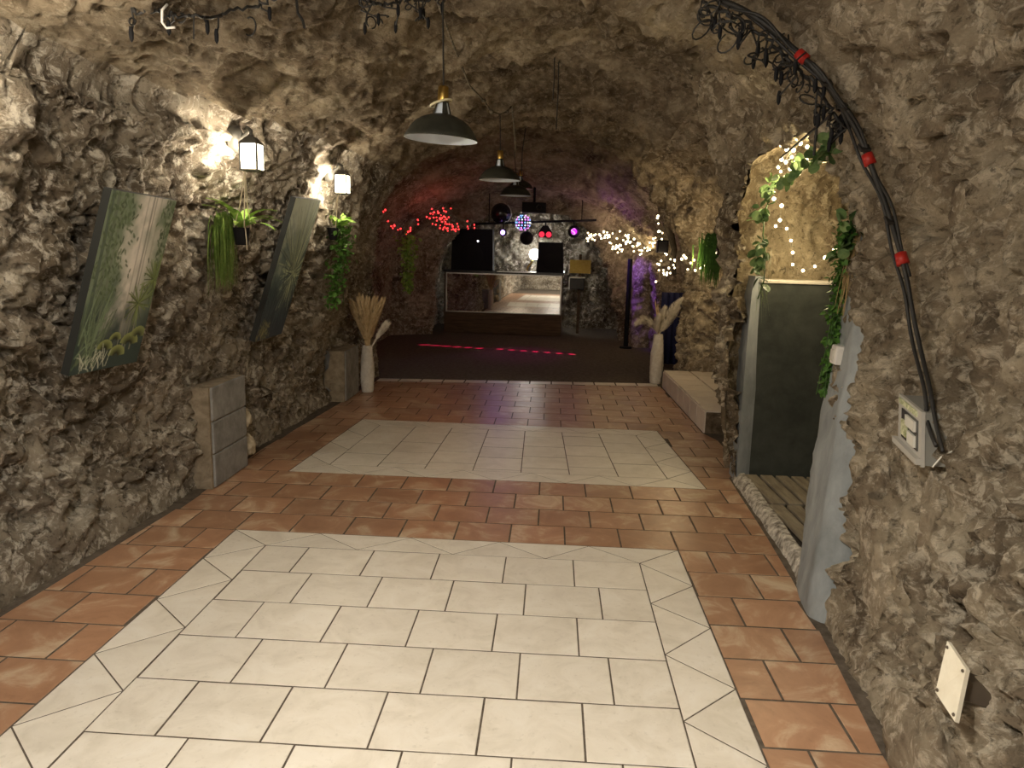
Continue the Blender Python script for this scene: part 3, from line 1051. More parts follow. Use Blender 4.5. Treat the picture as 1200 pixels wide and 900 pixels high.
r = random.Random(15)
fs_ = [Vector(q) for q in ((1.1650, 5.0520, 1.3640), (1.1700, 4.9837, 1.1711), (1.1650, 4.9918, 0.9719), (1.1750, 4.9214, 0.7818), (1.1850, 5.0065, 0.5348), (1.2000, 4.9458, 0.3123), (1.2350, 4.9473, 0.0863))]
fine = [path_pt_(fs_, i / 40) for i in range(41)]
obj('flowstone', MB().tube([p + Vector((0, r.gauss(0, .006), 0)) for p in fine], [.016 + .008 * math.sin(i * .7) * math.sin(i * .23) for i in range(41)], 8), M['pale_stone_rock'], wall_right, True, 'pale wavy vein of stone down the rock rib')
# ------------------------------------------------------------------ niche: jambs, closed panel, duckboard
t = thing('painted_board', 'dark grey-green painted panel closing the lower niche under the fairy lights', 'panel', (1.8, 4.95, 0.05))
obj('panel_face', MB().box((1.86, 4.95, .69), (1.02, .07, 1.32), None, .012), M['paint_dark'], t)
obj('ledge', MB().box((1.86, 5.02, 1.350), (1.04, .24, .025), None, .008), M['cream'], t, label='pale ledge along the top of the panel')
t = thing('niche_far_jamb', 'light grey painted jamb strip on the far edge of the niche', 'jamb', (1.33, 4.93, 0))
j = MB()
secs = [(0.0, 1.290, 1.375, 4.90), (.4, 1.285, 1.372, 4.90), (.9, 1.285, 1.372, 4.91), (1.28, 1.292, 1.375, 4.92), (1.38, 1.31, 1.375, 4.93)]
for (z0, xa0, xb0, y0), (z1, xa1, xb1, y1) in zip(secs, secs[1:]):
    a = [(xa0, y0 - .015, z0), (xb0, y0 + .01, z0), (xb0, y0 + .2, z0), (xa0, y0 + .2, z0)]
    b = [(xa1, y1 - .015, z1), (xb1, y1 + .01, z1), (xb1, y1 + .2, z1), (xa1, y1 + .2, z1)]
    j.add(a + b, [(0, 1, 5, 4), (1, 2, 6, 5), (2, 3, 7, 6), (3, 0, 4, 7)])
j.add([(1.31, 4.915, 1.38), (1.375, 4.94, 1.38), (1.375, 5.13, 1.38), (1.31, 5.13, 1.38)], [(0, 1, 2, 3)])
obj('jamb_face', j, M['paint_grey'], t)

# near jamb: rounded grey rendered pillar
t = thing('niche_pillar', 'grey rendered pillar between the niche and the meter box wall', 'pillar', (1.25, 3.2, 0))
prof = [  # z, far tunnel-side edge, near tunnel-side edge, depth
    (0.0, (1.222, 3.42), (1.150, 2.98), .45), (.12, (1.235, 3.44), (1.165, 3.00), .45), (.3, (1.262, 3.50), (1.20, 3.05), .42), (.5, (1.282, 3.54), (1.23, 3.10), .40),
    (.8, (1.315, 3.56), (1.27, 3.16), .36), (1.1, (1.350, 3.56), (1.315, 3.22), .32), (1.35, (1.372, 3.56), (1.345, 3.30), .28), (1.6, (1.385, 3.54), (1.375, 3.38), .2), (1.72, (1.42, 3.52), (1.42, 3.44), .12)]
rows, NP = [], 26
for z, fa, ne, dp in prof:
    fa, ne = np.array(fa), np.array(ne)
    path = [fa + np.array([dp, .06]), fa + np.array([.05, .03]), fa + np.array([.012, .012]), fa * .92 + ne * .08 + np.array([-.006, 0])]
    path += [fa * (1 - k) + ne * k + np.array([-.022, 0]) for k in (.25, .5, .75, .93)]
    path += [ne + np.array([.02, -.02]), ne + np.array([.08, -.05]), ne + np.array([dp, -.02])]
    path = np.array(path)
    s = np.concatenate([[0], np.cumsum(np.linalg.norm(np.diff(path, axis=0), axis=1))])
    tt = np.linspace(0, s[-1], NP * 2)
    rows.append([(np.interp(q, s, path[:, 0]), np.interp(q, s, path[:, 1]), z) for q in tt])
rows = np.array(rows)
zz = np.linspace(0, len(prof) - 1, 90)
G = np.stack([np.stack([np.interp(zz, np.arange(len(prof)), rows[:, k, c]) for c in range(3)], 1) for k in range(NP * 2)], 1)
G2 = G.reshape(-1, 3)
G2[:, 0] += 0.010 * fbm(G2 * 5, 3, 91) + .003 * fbm(G2 * 22, 2, 95)
G2[:, 1] += 0.006 * fbm(G2 * 5 + 4, 3, 92)
I = np.arange(len(G2)).reshape(90, NP * 2)
mb = MB().add([tuple(p) for p in G2], [tuple(q) for q in np.stack([I[:-1, :-1], I[:-1, 1:], I[1:, 1:], I[1:, :-1]], 2).reshape(-1, 4)])
obj('render_face', mb, M['paint_grey'], t, True)
c = Vector((1.3180, 3.3852, 1.0787))
c.x -= .022
sw = thing('light_switch', 'small white switch box on the grey niche pillar beside the ivy', 'switch', tuple(c))
Rz = Matrix.Rotation(math.radians(-6), 3, 'Z') @ Matrix.Rotation(math.radians(4), 3, 'Y')
obj('switch_box', MB().box(c, (.045, .085, .085), Rz, .008), M['white'], sw)
obj('switch_rocker', MB().box(c + Vector((-.026, 0, 0)), (.01, .045, .05), Rz, .003), M['meter_white'], sw)

# duckboard
t = thing('duckboard', 'grey weathered wooden duckboard on the floor of the niche', 'duckboard', (1.7, 4.2, 0))
for s_, (ya, yb) in enumerate(((3.30, 4.255), (4.285, 4.86))):
    for k in range(8):
        x = 1.335 + k * .102
        obj('slat', MB().box((x + .046, (ya + yb) / 2, .062), (.080, yb - ya, .02), Matrix.Rotation(math.radians(2.0), 3, 'Z'), .004), M['wood_slat'], t)
    for yy in (ya + .1, yb - .1):
        obj('batten', MB().box((1.74, yy, .036), (.80, .05, .030)), M['wood_slat'], t)
# whitewashed rough kerb in front of the duckboard
P_, F_ = [], []
n, mth = 240, 26
for i in range(n + 1):
    y = 3.22 + (4.98 - 3.22) * i / n
    x0 = np.interp(y, [3.2, 3.6, 4.2, 5.0], [1.205, 1.245, 1.268, 1.292])
    prof_ = [(x0 - .015, -.01), (x0, .03), (x0 + .008, .050), (x0 + .02, .062), (x0 + .04, .066), (x0 + .06, .066), (x0 + .07, -.01)]
    s = np.linspace(0, len(prof_) - 1, mth)
    for q in s:
        P_.append((np.interp(q, range(len(prof_)), [p[0] for p in prof_]), y, np.interp(q, range(len(prof_)), [p[1] for p in prof_])))
P_ = np.array(P_)
P_[:, 0] += .007 * fbm(P_ * 6, 3, 71, .6)
P_[:, 2] += .006 * fbm(P_ * 9 + 3, 4, 72, .6) * (P_[:, 2] > 0)
I = np.arange(len(P_)).reshape(n + 1, mth)
mb = MB().add([tuple(p) for p in P_], [tuple(q) for q in np.stack([I[:-1, :-1], I[1:, :-1], I[1:, 1:], I[:-1, 1:]], 2).reshape(-1, 4)])
struct('trim_1', mb, M['whitewash'], True)

# ------------------------------------------------------------------ canvases on the left wall
def raster_strokes(img, strokes, nu, nv):
    U, V = np.meshgrid((np.arange(nu) + .5) / nu, (np.arange(nv) + .5) / nv, indexing='ij')
    asp = 0.62
    for pts, w0, w1, col, al in strokes:
        pts = np.array(pts, float)
        for k in range(len(pts) - 1):
            a, b = pts[k], pts[k + 1]
            wa = w0 + (w1 - w0) * k / (len(pts) - 1)
            wb = w0 + (w1 - w0) * (k + 1) / (len(pts) - 1)
            x0, x1 = min(a[0], b[0]) - .05, max(a[0], b[0]) + .05
            y0, y1 = min(a[1], b[1]) - .03, max(a[1], b[1]) + .03
            i0, i1 = max(0, int(x0 * nu)), min(nu, int(x1 * nu) + 1)
            j0, j1 = max(0, int(y0 * nv)), min(nv, int(y1 * nv) + 1)
            if i1 <= i0 or j1 <= j0:
                continue
            u = U[i0:i1, j0:j1] * asp
            v = V[i0:i1, j0:j1]
            ax, ay, bx, by = a[0] * asp, a[1], b[0] * asp, b[1]
            L2_ = (bx - ax) ** 2 + (by - ay) ** 2 + 1e-12
            tq = np.clip(((u - ax) * (bx - ax) + (v - ay) * (by - ay)) / L2_, 0, 1)
            d = np.hypot(u - ax - tq * (bx - ax), v - ay - tq * (by - ay))
            m_ = np.clip(1 - (d - (wa + (wb - wa) * tq)) / .004, 0, 1)[..., None] * al
            img[i0:i1, j0:j1] = img[i0:i1, j0:j1] * (1 - m_) + np.array(col) * m_
    return img


def arc(x, y, ang, ln, bend, n=8):
    pts, a = [(x, y)], ang
    for k in range(n):
        a += bend / n
        x += math.cos(a) * ln / n / .62
        y += math.sin(a) * ln / n
        pts.append((x, y))
    return pts


def paint_jungle(nu, nv):
    r = random.Random(4)
    U, V = np.meshgrid((np.arange(nu) + .5) / nu, (np.arange(nv) + .5) / nv, indexing='ij')
    P3 = np.stack([U.ravel() * 6, V.ravel() * 9, np.zeros(U.size)], 1)
    nz = fbm(P3, 4, 17).reshape(U.shape)
    mist = np.array([.60, .56, .50]); green = np.array([.15, .19, .13]); deep = np.array([.022, .040, .036])
    cx = np.clip(1 - np.abs(U - .60 + .12 * nz) / .33, 0, 1)
    img = green[None, None] * (1 - cx[..., None]) + mist * cx[..., None]
    lowk = sstep(.62, .12, V + .10 * nz)[..., None]
    img = img * (1 - lowk) + deep * lowk
    st = []
    for x, w_, c, a in ((.66, .006, (.16, .16, .13), .7), (.70, .004, (.18, .18, .14), .6), (.58, .004, (.22, .21, .17), .5), (.14, .012, (.09, .11, .08), .7), (.22, .007, (.12, .14, .10), .7), (.06, .012, (.05, .07, .055), .8), (.78, .004, (.24, .24, .17), .5)):
        st.append(([(x + .03, .1), (x + .01, .5), (x - .015, 1.0)], w_, w_, c, a))
    for k in range(420):                                     # leafy masses left and right
        lft = r.random() < .66
        x = r.gauss(.22 if lft else .93, .13 if lft else .06)
        y = r.uniform(.40, 1.0)
        g = r.uniform(.6, 1.5)
        st.append((arc(x, y, r.uniform(3.6, 5.8), r.uniform(.012, .03), .3, 3), .005, .002, (.075 * g, .105 * g, .055 * g), .7))
    for (x, y, n_, ln) in ((.95, .52, 44, .16), (.78, .38, 40, .15)):   # fan palms on the right
        for k in range(n_):
            a = r.uniform(.2, 6.2)
            g = r.uniform(.5, 1.9)
            st.append((arc(x, y, a, ln * r.uniform(.6, 1), .15, 4), .0028, .001, (.10 * g, .13 * g, .045 * g), .85))
    for k in range(46):                                      # long blades bottom left
        g = r.uniform(.5, 1.9)
        st.append((arc(r.uniform(.02, .35), r.uniform(.02, .22), r.uniform(.9, 2.0), r.uniform(.18, .36), r.uniform(-.9, .2), 8), .004, .001, (.085 * g, .12 * g, .07 * g), .8))
    for (x, y, s) in ((.78, .13, 1.0), (.42, .12, .8), (.62, .07, .9), (.90, .17, .9), (.55, .17, .6)):  # curled fern heads
        for k in range(9):
            rr = .085 * s * (1 - k * .09)
            pts = [(x + math.cos(q) * rr / .62, y + math.sin(q) * rr * .8) for q in np.linspace(.1, 2.9, 10)]
            g = 1.5 - k * .17
            st.append((pts, .004, .002, (.14 * g, .16 * g, .055 * g), .9))
    for k in range(26):
        x, y = r.uniform(.1, .5), r.uniform(.0, .07)
        st.append((arc(x, y, r.uniform(.8, 2.4), r.uniform(.05, .1), r.uniform(-1.2, 1.2), 5), .002, .001, (.40, .42, .33), .6))
    return raster_strokes(img, st, nu, nv)


def paint_palm(nu, nv):
    r = random.Random(9)
    U, V = np.meshgrid((np.arange(nu) + .5) / nu, (np.arange(nv) + .5) / nv, indexing='ij')
    P3 = np.stack([U.ravel() * 5, V.ravel() * 12, np.zeros(U.size)], 1)
    nz = fbm(P3, 4, 27).reshape(U.shape)
    top = np.array([.46, .52, .43]); mid = np.array([.10, .15, .14]); deep = np.array([.022, .040, .055])
    k1 = sstep(.45, .95, V + .15 * nz)[..., None]
    k0 = sstep(.50, .30, V + .10 * nz)[..., None]
    img = mid * (1 - k1) + top * k1
    img = img * (1 - k0) + deep * k0
    st = []
    cx_, cy_ = .72, .47
    for k in range(300):
        a = r.uniform(0, 2 * math.pi)
        up = math.sin(a) > 0.3
        ln = r.uniform(.18, .62) if up else r.uniform(.10, .30)
        g = r.uniform(.35, 1.5)
        c = (.40 * g, .46 * g, .30 * g) if r.random() < .6 else (.06 * g, .10 * g, .11 * g)
        st.append((arc(cx_ + r.gauss(0, .02), cy_ + r.gauss(0, .012), a, ln, r.uniform(-.25, .25), 6), .0035, .0008, c, .75))
    for k in range(90):
        g = r.uniform(.5, 1.6)
        st.append((arc(r.uniform(.0, 1.0), r.uniform(.05, .4), r.uniform(1.0, 2.2), r.uniform(.12, .3), r.uniform(-.4, .4), 5), .003, .001, (.045 * g, .075 * g, .085 * g), .7))
    for k in range(70):
        x, y = r.gauss(.22, .12), r.gauss(.07, .035)
        g = r.uniform(.5, 1.4)
        st.append((arc(x, y, r.uniform(0, 6.3), .03, .5, 3), .006, .003, (.20 * g, .21 * g, .10 * g), .6))
    return raster_strokes(img, st, nu, nv)


M['canvas_paint'] = mat('canvas_paint', (1, 1, 1), 0.42)
t_ = NT(M['canvas_paint'])
va = t_.n('ShaderNodeVertexColor')
va.layer_name = 'paint'
t_.l(va.outputs['Color'], t_.b.inputs['Base Color'])
t_.bump(t_.noise(t_.coord(), 350, 2), 0.08, 0.002)
M['canvas_edge'] = mat('canvas_edge', (0.022, 0.024, 0.022), 0.8)


def canvas(label, bl, br, tr, tl, painter, nu=120, nv=190):
    bl, br, tr, tl = map(Vector, (bl, br, tr, tl))
    nrm = (br - bl).cross(tl - bl).normalized()
    tr = tr - nrm * (tr - bl).dot(nrm)                       # a flat, stretched canvas
    if nrm.x < 0:
        nrm = -nrm
    t = thing('canvas_painting', label, 'painting', tuple((bl + br) / 2 - nrm * .02), 'jungle canvases on the left wall')
    img = np.clip(painter(nu, nv) * 1.3, 0, .85)
    vs, fs = [], []
    for i in range(nu + 1):
        for k in range(nv + 1):
            u, v = i / nu, k / nv
            vs.append((bl * (1 - u) + br * u) * (1 - v) + (tl * (1 - u) + tr * u) * v)
    for i in range(nu):
        for k in range(nv):
            a = i * (nv + 1) + k
            fs.append((a, a + nv + 1, a + nv + 2, a + 1))
    o = obj('painted_face', MB().add(vs, fs), M['canvas_paint'], t)
    at = o.data.color_attributes.new('paint', 'FLOAT_COLOR', 'CORNER')
    c = np.ones((nu * nv, 4, 4), np.float32)
    c[:, :, :3] = img.reshape(-1, 1, 3)
    at.data.foreach_set('color', c.ravel())
    back = -nrm * .038
    mb = MB().prism([bl - nrm * .001, br - nrm * .001, tr - nrm * .001, tl - nrm * .001], back)
    obj('canvas_body', mb, M['canvas_edge'], t)
    return t


canvas('tall canvas of a misty jungle with curled ferns, beside the hanging spider plant', (-2.1024, 3.1000, 0.9036), (-2.0442, 3.5400, 0.9051), (-1.8023, 3.5400, 1.6900), (-1.8501, 3.1000, 1.7049), paint_jungle)
canvas('narrow-looking dark teal canvas of a fan palm, between the two hanging plants', (-2.0319, 4.9800, 0.8298), (-2.0197, 5.4700, 0.8358), (-1.6953, 5.4700, 1.8196), (-1.7155, 4.9800, 1.8034), paint_palm, 110, 210)

# ------------------------------------------------------------------ wall lanterns
def sconce(c, plate, label, power=20):
    c, plate = Vector(c), Vector(plate)
    t = thing('wall_lantern', label, 'wall lamp', tuple(plate), 'lanterns on the left wall')
    obj('wall_plate', MB().lathe([(.001, .03), (.035, .028), (.052, .012), (.055, 0), (.055, -.03)], plate, 20, Matrix.Rotation(math.radians(90), 3, 'Y') @ Matrix.Diagonal((1.35, 1, 1))), M['lantern_metal'], t, True)
    top = c + Vector((0, 0, .115))
    obj('arm', MB().tube([plate + Vector((.02, 0, 0)), plate + Vector((.06, -.0, .035)), (plate + top) / 2 + Vector((0.02, 0, .05)), top + Vector((0, 0, .02)), top], .010, 8), M['lantern_metal'], t, True)
    w_, h_ = .045, .062
    cap = MB().lathe([(.068, .070), (.066, .076), (.050, .086), (.036, .100), (.016, .108), (.012, .118), (.001, .120)], c, 4, Matrix.Rotation(math.radians(45), 3, 'Z'))
    obj('cap', cap, M['lantern_metal'], t)
    cage = MB()
    for sx in (-1, 1):
        for sy in (-1, 1):
            cage.box(c + Vector((sx * w_, sy * w_, 0)), (.009, .009, .14))
    cage.box(c + Vector((0, 0, -.070)), (.100, .100, .007))
    cage.box(c + Vector((0, 0, .067)), (.103, .103, .007))
    obj('cage', cage, M['lantern_metal'], t)
    for sx, sy in ((1, 0), (-1, 0), (0, 1), (0, -1)):
        d = (.003, .082, .128) if sx else (.082, .003, .128)
        obj('glass_pane', MB().box(c + Vector((sx * w_, sy * w_, 0)), d), M['lantern_glass'], t)
    obj('bulb', MB().ball(c + Vector((0, 0, -.005)), .026, 12, 8, (1, 1, 1.25)), M['bulb_white'], t, True)
    l = lamp('lantern_light', 'POINT', tuple(c), power, WARM, .035)
    l.location = Vector((0.0, 0.0, 0.0)) + c
    return t


SC1 = Vector((-1.615, 4.02, 1.955))
SC2 = Vector((-1.60, 5.68, 1.955))
SC1 = Vector((-1.6400, 4.0701, 1.9570))
SC2 = Vector((-1.6200, 5.7440, 1.9594))
SC0 = Vector((-1.66, 2.12, 2.02))
sconce(SC1, on_left(SC1.y + .10, 2.06, .0), 'lit lantern on the rock above the spider plant with trailing grass', LPOW)
sconce(SC2, on_left(SC2.y + .12, 2.06, .0), 'lit lantern on the rock above the small pot with trailing ivy', LPOW)
sconce(SC0, on_left(SC0.y - .05, 2.08, .0), 'lit lantern nearest the entrance, before the misty jungle canvas', LPOW0)

# ------------------------------------------------------------------ foliage helpers
def leaf_shape(L, W, curl=.15, n=5, round_=False):
    """one leaf along +x with a slight fold; returns verts, faces"""
    vs, fs = [], []
    for i in range(n + 1):
        u = i / n
        w_ = W * (math.sin(math.pi * (u ** .8)) if not round_ else math.sqrt(max(0, 1 - (2 * u - 1) ** 2))) * .5
        z = -curl * L * u * u
        vs += [(L * u, -w_, z + .12 * w_), (L * u, 0, z), (L * u, w_, z + .12 * w_)]
    for i in range(n):
        a = i * 3
        fs += [(a, a + 3, a + 4, a + 1), (a + 1, a + 4, a + 5, a + 2)]
    return vs, fs


def xf(vs, M4):
    return [M4 @ Vector(v) for v in vs]


def rand_orient(r, d, tw=0.6):
    """matrix whose x axis is along direction d with a random roll"""
    x = Vector(d).normalized()
    up = Vector((r.uniform(-tw, tw), r.uniform(-tw, tw), 1)).normalized()
    y = up.cross(x)
    if y.length < .05:
        y = Vector((0, 1, 0)).cross(x)
    y.normalize()
    z = x.cross(y)
    return Matrix((x, y, z)).transposed()


def path_pt(pts, t):
    k = min(int(t * (len(pts) - 1)), len(pts) - 2)
    f_ = t * (len(pts) - 1) - k
    return Vector(pts[k]).lerp(Vector(pts[k + 1]), f_)


def ivy_mesh(pts, n, size, spread, r, round_=False, droop=.4, taper=True):
    mb = MB()
    for k in range(n):
        t = r.random()
        s_ = spread * (1 - .55 * t if taper else 1)
        p = path_pt(pts, t) + Vector((r.gauss(0, s_ * .5), r.gauss(0, s_ * .5), r.gauss(0, s_ * .4)))
        d = Vector((r.gauss(0, 1), r.gauss(0, 1), r.gauss(-droop, .7)))
        L = size * r.uniform(.65, 1.25)
        v, f = leaf_shape(L, L * (.75 if not round_ else .95), .2, 4, round_)
        R = rand_orient(r, d)
        mb.add([R @ Vector(q) + p for q in v], f)
    return mb


def stems_mesh(pts, n, spread, r, rad=.002):
    mb = MB()
    for k in range(n):
        o = Vector((r.gauss(0, spread), r.gauss(0, spread), 0))
        q = [Vector(p) + o * (i / max(1, len(pts) - 1)) + Vector((r.gauss(0, .006), r.gauss(0, .006), 0)) for i, p in enumerate(pts)]
        mb.tube(q, rad, 4)
    return mb


# hanging spider plant under the first lantern
r = random.Random(21)
pot = Vector((-1.8000, 4.2789, 1.5372))
t = thing('hanging_plant', 'spider plant in a black pot with long trailing grass, hung from the first lantern', 'hanging plant', tuple(pot - Vector((0, 0, .05))), 'plants hung from the lanterns')
obj('pot', MB().lathe([(.030, -.05), (.036, -.048), (.046, .045), (.048, .05), (.043, .05), (.040, .03)], pot, 20, None, True), M['black'], t, True)
obj('soil', MB().lathe([(.001, .034), (.041, .032)], pot, 16), M['soil'], t)
hook = SC1 + Vector((-.04, 0, -.073))
for dx, dy in ((.03, -.035), (.035, .03), (-.035, .0)):
    obj('cord', MB().tube([hook, hook.lerp(pot, .5) + Vector((dx * .5, dy * .5, 0)), pot + Vector((dx * 1.2, dy * 1.2, .05))], .0035, 6), M['rope'], t)
obj('cord', MB().tube([pot + Vector((.04, -.04, .05)), pot + Vector((.05, -.05, -.02)), pot + Vector((.055, -.06, -.075))], .003, 5), M['rope'], t)
for k in range(16):
    az = 2 * math.pi * k / 16 + r.uniform(-.2, .2)
    el = r.uniform(.5, 1.25)
    L = r.uniform(.20, .31)
    pts, p, a = [], pot + Vector((0, 0, .04)), el
    for i in range(8):
        pts.append(p.copy())
        p = p + Vector((math.cos(az) * math.cos(a), math.sin(az) * math.cos(a), math.sin(a))) * L / 7
        a -= r.uniform(.12, .26)
    side = Vector((-math.sin(az), math.cos(az), 0))
    vs, fs = [], []
    for i, q in enumerate(pts):
        w_ = .024 * math.sin(math.pi * min(1, (i + .9) / 8)) ** .7
        vs += [q - side * w_ + Vector((0, 0, .004)), q, q + side * w_ + Vector((0, 0, .004))]
    for i in range(7):
        a_ = i * 3
        fs += [(a_, a_ + 3, a_ + 4, a_ + 1), (a_ + 1, a_ + 4, a_ + 5, a_ + 2)]
    obj('leaf', MB().add(vs, fs), M['leaf_bright'], t)
mb = MB()
for k in range(150):
    x0 = pot + Vector((r.uniform(-.12, -.05), r.uniform(-.08, .03), .05 + r.uniform(-.05, .04)))
    L = r.uniform(.25, .50)
    pts, p = [], x0
    d = Vector((r.uniform(-.3, .1), r.uniform(-.2, .1), .4))
    for i in range(8):
        pts.append(p.copy())
        p = p + d.normalized() * L / 7
        d = d * .5 + Vector((r.uniform(-.06, .06), r.uniform(-.08, .06), -.75))
    vs, fs = [], []
    for i, q in enumerate(pts):
        w_ = .004 * (1 - i / 9)
        vs += [q + Vector((0, -w_, 0)), q + Vector((w_, w_, 0))]
    for i in range(7):
        fs.append((i * 2, i * 2 + 1, i * 2 + 3, i * 2 + 2))
    mb.add(vs, fs)
obj('trailing_grass', mb, M['leaf_grass'], t, kind='stuff')

# small pot with ivy under the second lantern
r = random.Random(22)
pot = Vector((-1.7600, 5.9538, 1.5983))
t = thing('hanging_plant', 'small black pot of bright leaves with trailing ivy, hung from the second lantern', 'hanging plant', tuple(pot - Vector((0, 0, .05))), 'plants hung from the lanterns')
obj('pot', MB().lathe([(.022, -.055), (.030, -.05), (.044, .035), (.046, .04), (.041, .04), (.038, .02)], pot, 20, None, True), M['black'], t, True)
hook = SC2 + Vector((-.03, 0, -.073))
for dx, dy in ((.03, -.03), (-.03, .03)):
    obj('cord', MB().tube([hook, pot + Vector((dx, dy, .04))], .0035, 6), M['rope'], t)
for k in range(22):
    d = Vector((r.gauss(.15, .8), r.gauss(.2, .8), r.uniform(.1, 1.2)))
    v, f = leaf_shape(r.uniform(.07, .11), .05, .3, 5)
    R = rand_orient(r, d)
    p = pot + Vector((r.uniform(0, .08), r.uniform(-.03, .14), .05 + r.uniform(-.02, .06)))
    obj('leaf', MB().add([R @ Vector(q) + p for q in v], f), M['leaf_bright'], t)
pth = [pot + Vector((.05, .10, .05)), pot + Vector((.04, .14, -.15)), pot + Vector((-.02, .16, -.35)), pot + Vector((-.06, .16, -.60))]
obj('stem', stems_mesh(pth, 8, .03, r), M['leaf_dark'], t)
obj('trailing_ivy', ivy_mesh(pth, 420, .042, .11, r), M['leaf_mid'], t, kind='stuff')
fl_ = MB()
for k in range(6):
    a = k * math.pi / 3
    v, f = leaf_shape(.038, .030, .3, 4)
    R = rand_orient(r, (math.cos(a), math.sin(a), .3))
    fl_.add([R @ Vector(q) + pot + Vector((.10, .09, -.09)) for q in v], f)
obj('flower', fl_, M['petal'], t, label='white flower among the ivy')

# ivy strand hanging far left by the dance floor
r = random.Random(23)
a = Vector((-1.9117, 9.9000, 2.0736)); b = Vector((-1.9332, 9.9000, 1.6563)); c = Vector((-1.9199, 9.9000, 0.9403))
t = thing('hanging_ivy', 'dark green ivy strand hanging from a wire under the red string lights', 'hanging plant', tuple(b))
obj('wire', MB().tube([a, b], .003, 5), M['cable_old'], t)
obj('foliage', ivy_mesh([b, b.lerp(c, .4) + Vector((.02, 0, 0)), c], 420, .055, .13, r), M['leaf_bright'], t, kind='stuff')
obj('stem', stems_mesh([b, b.lerp(c, .5), c], 5, .04, r), M['leaf_dark'], t)

# ------------------------------------------------------------------ vases with pampas grass
def vase(base, H_, R_, label, mtl):
    base = Vector(base)
    t = thing('floor_vase', label, 'vase', tuple(base), 'white floor vases flanking the dance floor')
    prof, n = [], 36
    for i in range(n + 1):
        u = i / n
        rr = R_ * np.interp(u, [0, .04, .35, .6, .85, 1.0], [.80, .86, 1.0, .97, .78, .68])
        prof.append((rr, H_ * u))
    nn = 40
    vs, fs = [], []
    for i, (rr, z) in enumerate(prof):
        for k in range(nn):
            a = 2 * math.pi * k / nn
            q = rr * (1 + .055 * math.sin(a * 5 + (i // 3) * 2.1) * math.sin(i * 1.05))
            vs.append(base + Vector((q * math.cos(a), q * math.sin(a), z)))
    for i in range(n):
        for k in range(nn):
            fs.append((i * nn + k, i * nn + (k + 1) % nn, (i + 1) * nn + (k + 1) % nn, (i + 1) * nn + k))
    fs.append(tuple(range(nn))[::-1])
    mb = MB().add(vs, fs)
    mb.lathe([(prof[-1][0], H_), (prof[-1][0] * .8, H_), (prof[-1][0] * .75, H_ * .8)], base, nn)
    obj('vase_body', mb, mtl, t, True)
    return t


def plume(pts, wid, nh, r, hl=.06, full=0.35):
    """feathery seed head along the path; each hair is a thin curved strip"""
    mb = MB()
    mb.tube(pts, .0022, 5)
    for k in range(nh):
        u = full + (1 - full) * r.random()
        p = path_pt(pts, u)
        q = path_pt(pts, min(1, u + .05))
        tdir = (q - p).normalized() if (q - p).length > 1e-6 else (Vector(pts[-1]) - Vector(pts[-2])).normalized()
        env = math.sin(math.pi * min(1, (u - full) / (1 - full) * .85 + .1)) ** .6
        out = Vector((r.gauss(0, 1), r.gauss(0, 1), r.gauss(0, 1)))
        out = (out - tdir * out.dot(tdir)).normalized()
        L = hl * r.uniform(.7, 1.3)
        e = p + tdir * L * .8 + out * wid * env
        m_ = (p + e) / 2 + out * wid * .25 * env
        sd = out.cross(tdir).normalized() * .0030
        mb.add([p - sd, p + sd, m_ - sd, m_ + sd, e], [(0, 1, 3, 2), (2, 3, 4)])
    return mb


vb = Vector((-1.890, 7.56, 0))
vt = vase(vb, .49, .072, 'white textured floor vase holding golden pampas grass, beside the dark grey pier', M['vase'])
r = random.Random(31)
bq = thing('pampas_grass', 'fan of golden pampas grass standing in the left white vase', 'dried flowers', tuple(vb + Vector((0, 0, .3))))
for k in range(40):
    a = (k / 39 - .5) * 1.10 + r.uniform(-.05, .05)
    L = r.uniform(.36, .47)
    dy = r.uniform(-.25, .25)
    p0 = vb + Vector((r.uniform(-.02, .02), r.uniform(-.02, .02), .40))
    pts = [p0 + Vector((math.sin(a * .55 * (i / 6) ** .7) * (L + .1) * i / 6, dy * .25 * i / 6, (L + .1) * i / 6 * math.cos(a * .5))) for i in range(7)]
    obj('plume', plume(pts, .034, 330, r, .085, .28), M['plume_gold'], bq)
for k in range(3):
    a = .42 + k * .05
    p0 = vb + Vector((.01, 0, .42))
    pts = [p0 + Vector((math.sin(a) * .40 * i / 6, .05, .40 * i / 6 * math.cos(a) * (1 - .03 * i))) for i in range(7)]
    obj('plume', plume(pts, .03, 140, r, .06, .4), M['plume_white'], bq, label='pale plume at the edge of the fan')

vb = Vector((1.262, 8.72, 0))
vt = vase(vb, .585, .078, 'white textured floor vase holding drooping white pampas plumes, beside the tiled bench', M['vase'])
bq = thing('pampas_grass', 'drooping white pampas plumes standing in the right white vase', 'dried flowers', tuple(vb + Vector((0, 0, .4))))
r = random.Random(33)
mouth = vb + Vector((0, 0, .56))
for spec in ([(0, 0, 0), (-.05, 0, .10), (-.12, 0, .17), (-.20, 0, .19), (-.255, -.01, .15)],
             [(0, 0, 0), (-.02, -.02, .07), (-.03, -.03, .15), (-.01, -.04, .23)],
             [(0, 0, 0), (.04, 0, .12), (.10, 0, .24), (.17, .02, .35), (.24, .02, .43)],
             [(0, 0, 0), (.06, .02, .10), (.13, .02, .22), (.21, .02, .33)],
             [(0, 0, 0), (.02, .03, .12), (.03, .03, .22), (.06, .03, .32)]):
    pts = [mouth + Vector(q) for q in spec]
    obj('plume', plume(pts, .060, 900, r, .060, .18), M['plume_white'], bq)
